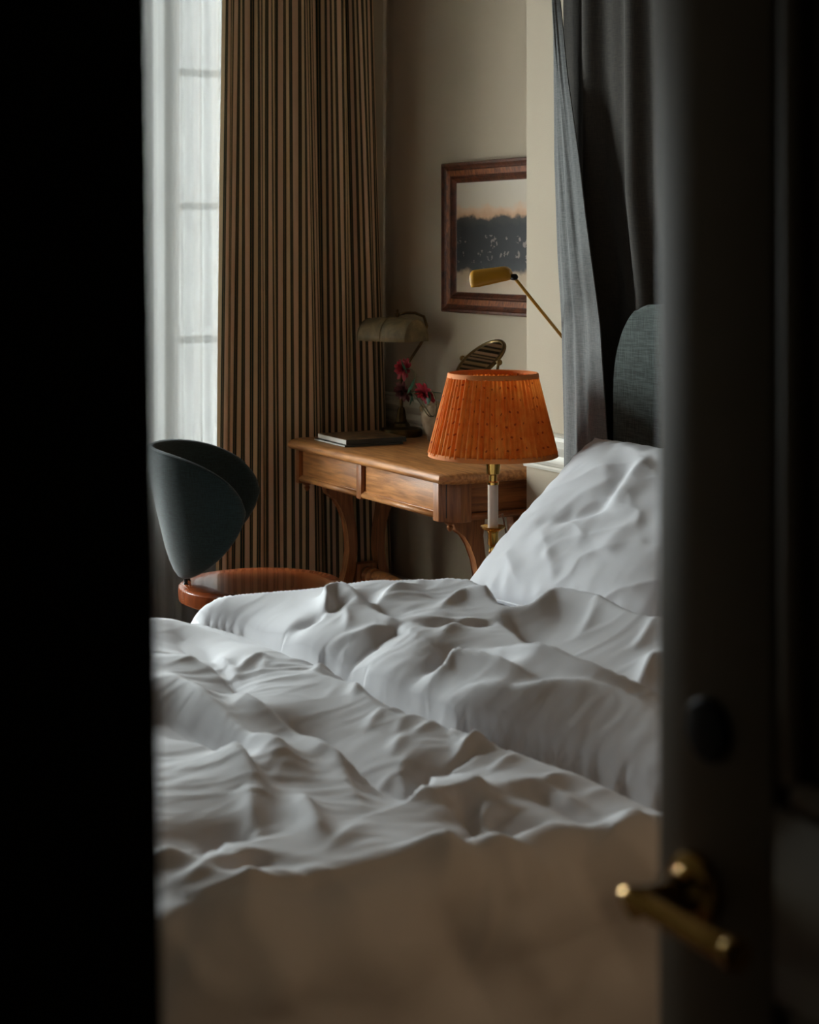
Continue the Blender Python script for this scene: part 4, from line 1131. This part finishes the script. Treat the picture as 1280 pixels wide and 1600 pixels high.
pillow('pillow', 'plump white pillow leaning on the headboard beside the orange lamp', pl_o, eu_, evn, Wp, Lp, Tp, PR, 1)
pillow('pillow', 'white pillow leaning on the headboard on the door side of the bed', Vector((2.44, 3.17, .595)), (.02, -1, 0), (ev_.x, 0, ev_.z), .78, .60, .17, (), 5)
sheet_ = box('bed_sheet', (2.0, BY0+.05, MZ+.001), (2.97, BY1-.05, MZ+.012), 'sheet')
tag(sheet_, 'white fitted sheet under the pillows', 'sheet')

# ================================================================ BED CURTAINS
nz_, nu_ = 90, 260
zz = np.linspace(.05, 3.04, nz_); uu = np.linspace(0, 1, nu_); UU, ZZ = np.meshgrid(uu, zz)
Ys0 = 4.515+.055*np.clip((ZZ-1.35)/.3, 0, 1); Yq = Ys0-(Ys0-2.02)*UU
Xq = 3.082+.018*np.sin(2*PI*(UU*11+.15*np.sin(6*UU)))+.008*np.sin(2*PI*(UU*23)+ZZ)
bc = grid_surface('bed_curtain', np.clip(Xq, 3.05, 3.108), Yq, ZZ, 'linen_dark')
tag(bc, 'charcoal linen drape hanging flat behind the headboard', 'curtain')
# leading panel that flares out towards the bed
uu = np.linspace(0, 1, 120); UU, ZZ = np.meshgrid(uu, zz)
k = np.clip((2.45-ZZ)/(2.45-.85), -.3, 1.25)
def panel_y(px_, X_):
    a = (px_-640)/F; return X_*(C-a*S)/(S+a*C)
Fx = 3.048+0*k; Fy = panel_y(np.interp(ZZ, [.05, .91, 1.27, 1.47, 1.77, 2.29, 3.05], [883, 882, 878, 872, 867, 865, 865]), Fx)
Lx = 3.052-.092*np.clip(k, 0, 1.1); Ly = panel_y(np.interp(ZZ, [.05, .91, 1.27, 1.57, 1.77, 2.03, 2.29, 3.05], [958, 950, 938, 917, 905, 887, 875, 869]), Lx)
fold = np.sin(2*PI*(UU*3.1+.35*np.sin(2*ZZ)))*.010*np.clip(k, .1, 1)+.006*fbm(UU*9+ZZ, ZZ*2.2, 2, 3)
Xs = Fx+(Lx-Fx)*UU+fold*np.sin(PI*np.clip(UU*1.1, 0, 1))-.012*np.sin(PI*UU); Ys = Fy+(Ly-Fy)*UU
sp_ = grid_surface('bed_curtain', Xs, Ys, ZZ, 'linen_grey', thickness=.003)
tag(sp_, 'blue-grey linen curtain flaring out beside the headboard', 'curtain')
bp = thing('canopy_rail', 'dark rail holding the bed curtains above the headboard', 'rail', (0, 0, 0))
tube('rod', [(3.075, 4.62, 3.06), (3.075, 2.0, 3.06)], .014, 'black_metal', bp)
for y in (4.6, 3.3, 2.05): boxes('bracket', [((3.07, y-.01, 3.05), (BX, y+.01, 3.07))], 'black_metal', bp)

# ================================================================ ENTRY DOOR
DXF, DYL = .7925, 1.047; DWD = .85
door = thing('door_1', 'dark painted panelled door with brass lever handle, standing open', 'door', (DXF, DYL, 0))
del door['category']; structure(door)
# local: y 0 = latch edge, -y to hinge; x>0 into the leaf
DT = .042; DH = 2.35
ST = .128
box('door_stile', (0, -ST, .005), (DT, 0, DH), 'door_paint', door, .002)
box('door_stile', (0, -DWD, .005), (DT, -DWD+ST, DH), 'door_paint', door, .002)
for z0, z1 in ((.005, .25), (.985, 1.118), (DH-.14, DH)): box('door_rail', (0, -DWD+ST, z0), (DT, -ST, z1), 'door_paint', door, .002)
for z0, z1 in ((.25, .985), (1.118, DH-.14)):
    p_ = box('door_panel', (.014, -DWD+ST, z0), (DT-.014, -ST, z1), 'door_paint', door)
    for a, b in (((.002, -ST-.022, z0), (.016, -ST, z1)), ((.002, -DWD+ST, z0), (.016, -DWD+ST+.022, z1)), ((.002, -DWD+ST, z0), (.016, -ST, z0+.022)), ((.002, -DWD+ST, z1-.022), (.016, -ST, z1))):
        box('panel_moulding', a, b, 'door_paint', p_, .006)
hy_, hz_ = on_x(1090, 1388, DXF); ky_, kz_ = on_x(1110, 1140, DXF)
hy_ -= DYL; ky_ -= DYL
kc = lathe('lock_cover', [(.023, 0), (.0235, .003), (.021, .006), (.010, .0075), (.0, .0075)], 'black_metal', door, 32, axis=(-1, 0, 0), loc=(0, ky_, kz_), cap=False)
hd_ = lathe('handle_rose', [(.0265, 0), (.027, .003), (.025, .007), (.017, .0095), (.0155, .013), (.0135, .018)], 'brass', door, 40, axis=(-1, 0, 0), loc=(0, hy_, hz_), cap=False)
lathe('handle_neck', [(.0115, .012), (.0095, .020), (.0095, .046), (.011, .052), (.012, .058)], 'brass', hd_, 28, axis=(-1, 0, 0), loc=(0, hy_, hz_))
lv = lathe('lever', [(.0, -.013), (.0065, -.0105), (.0085, -.006), (.0090, 0), (.0086, .02), (.0088, .045), (.0098, .080), (.0106, .100), (.0100, .104), (.0115, .106), (.0115, .112), (.0095, .115), (.0, .116)], 'brass', hd_, 28, axis=(0, -1, 0), loc=(-.052, hy_+.004, hz_), cap=False)
for z in (.3, 1.2, 2.1): lathe('hinge', [(.007, -.05), (.008, -.048), (.008, .048), (.007, .05)], 'old_brass', door, 14, loc=(-.004, -DWD, z))
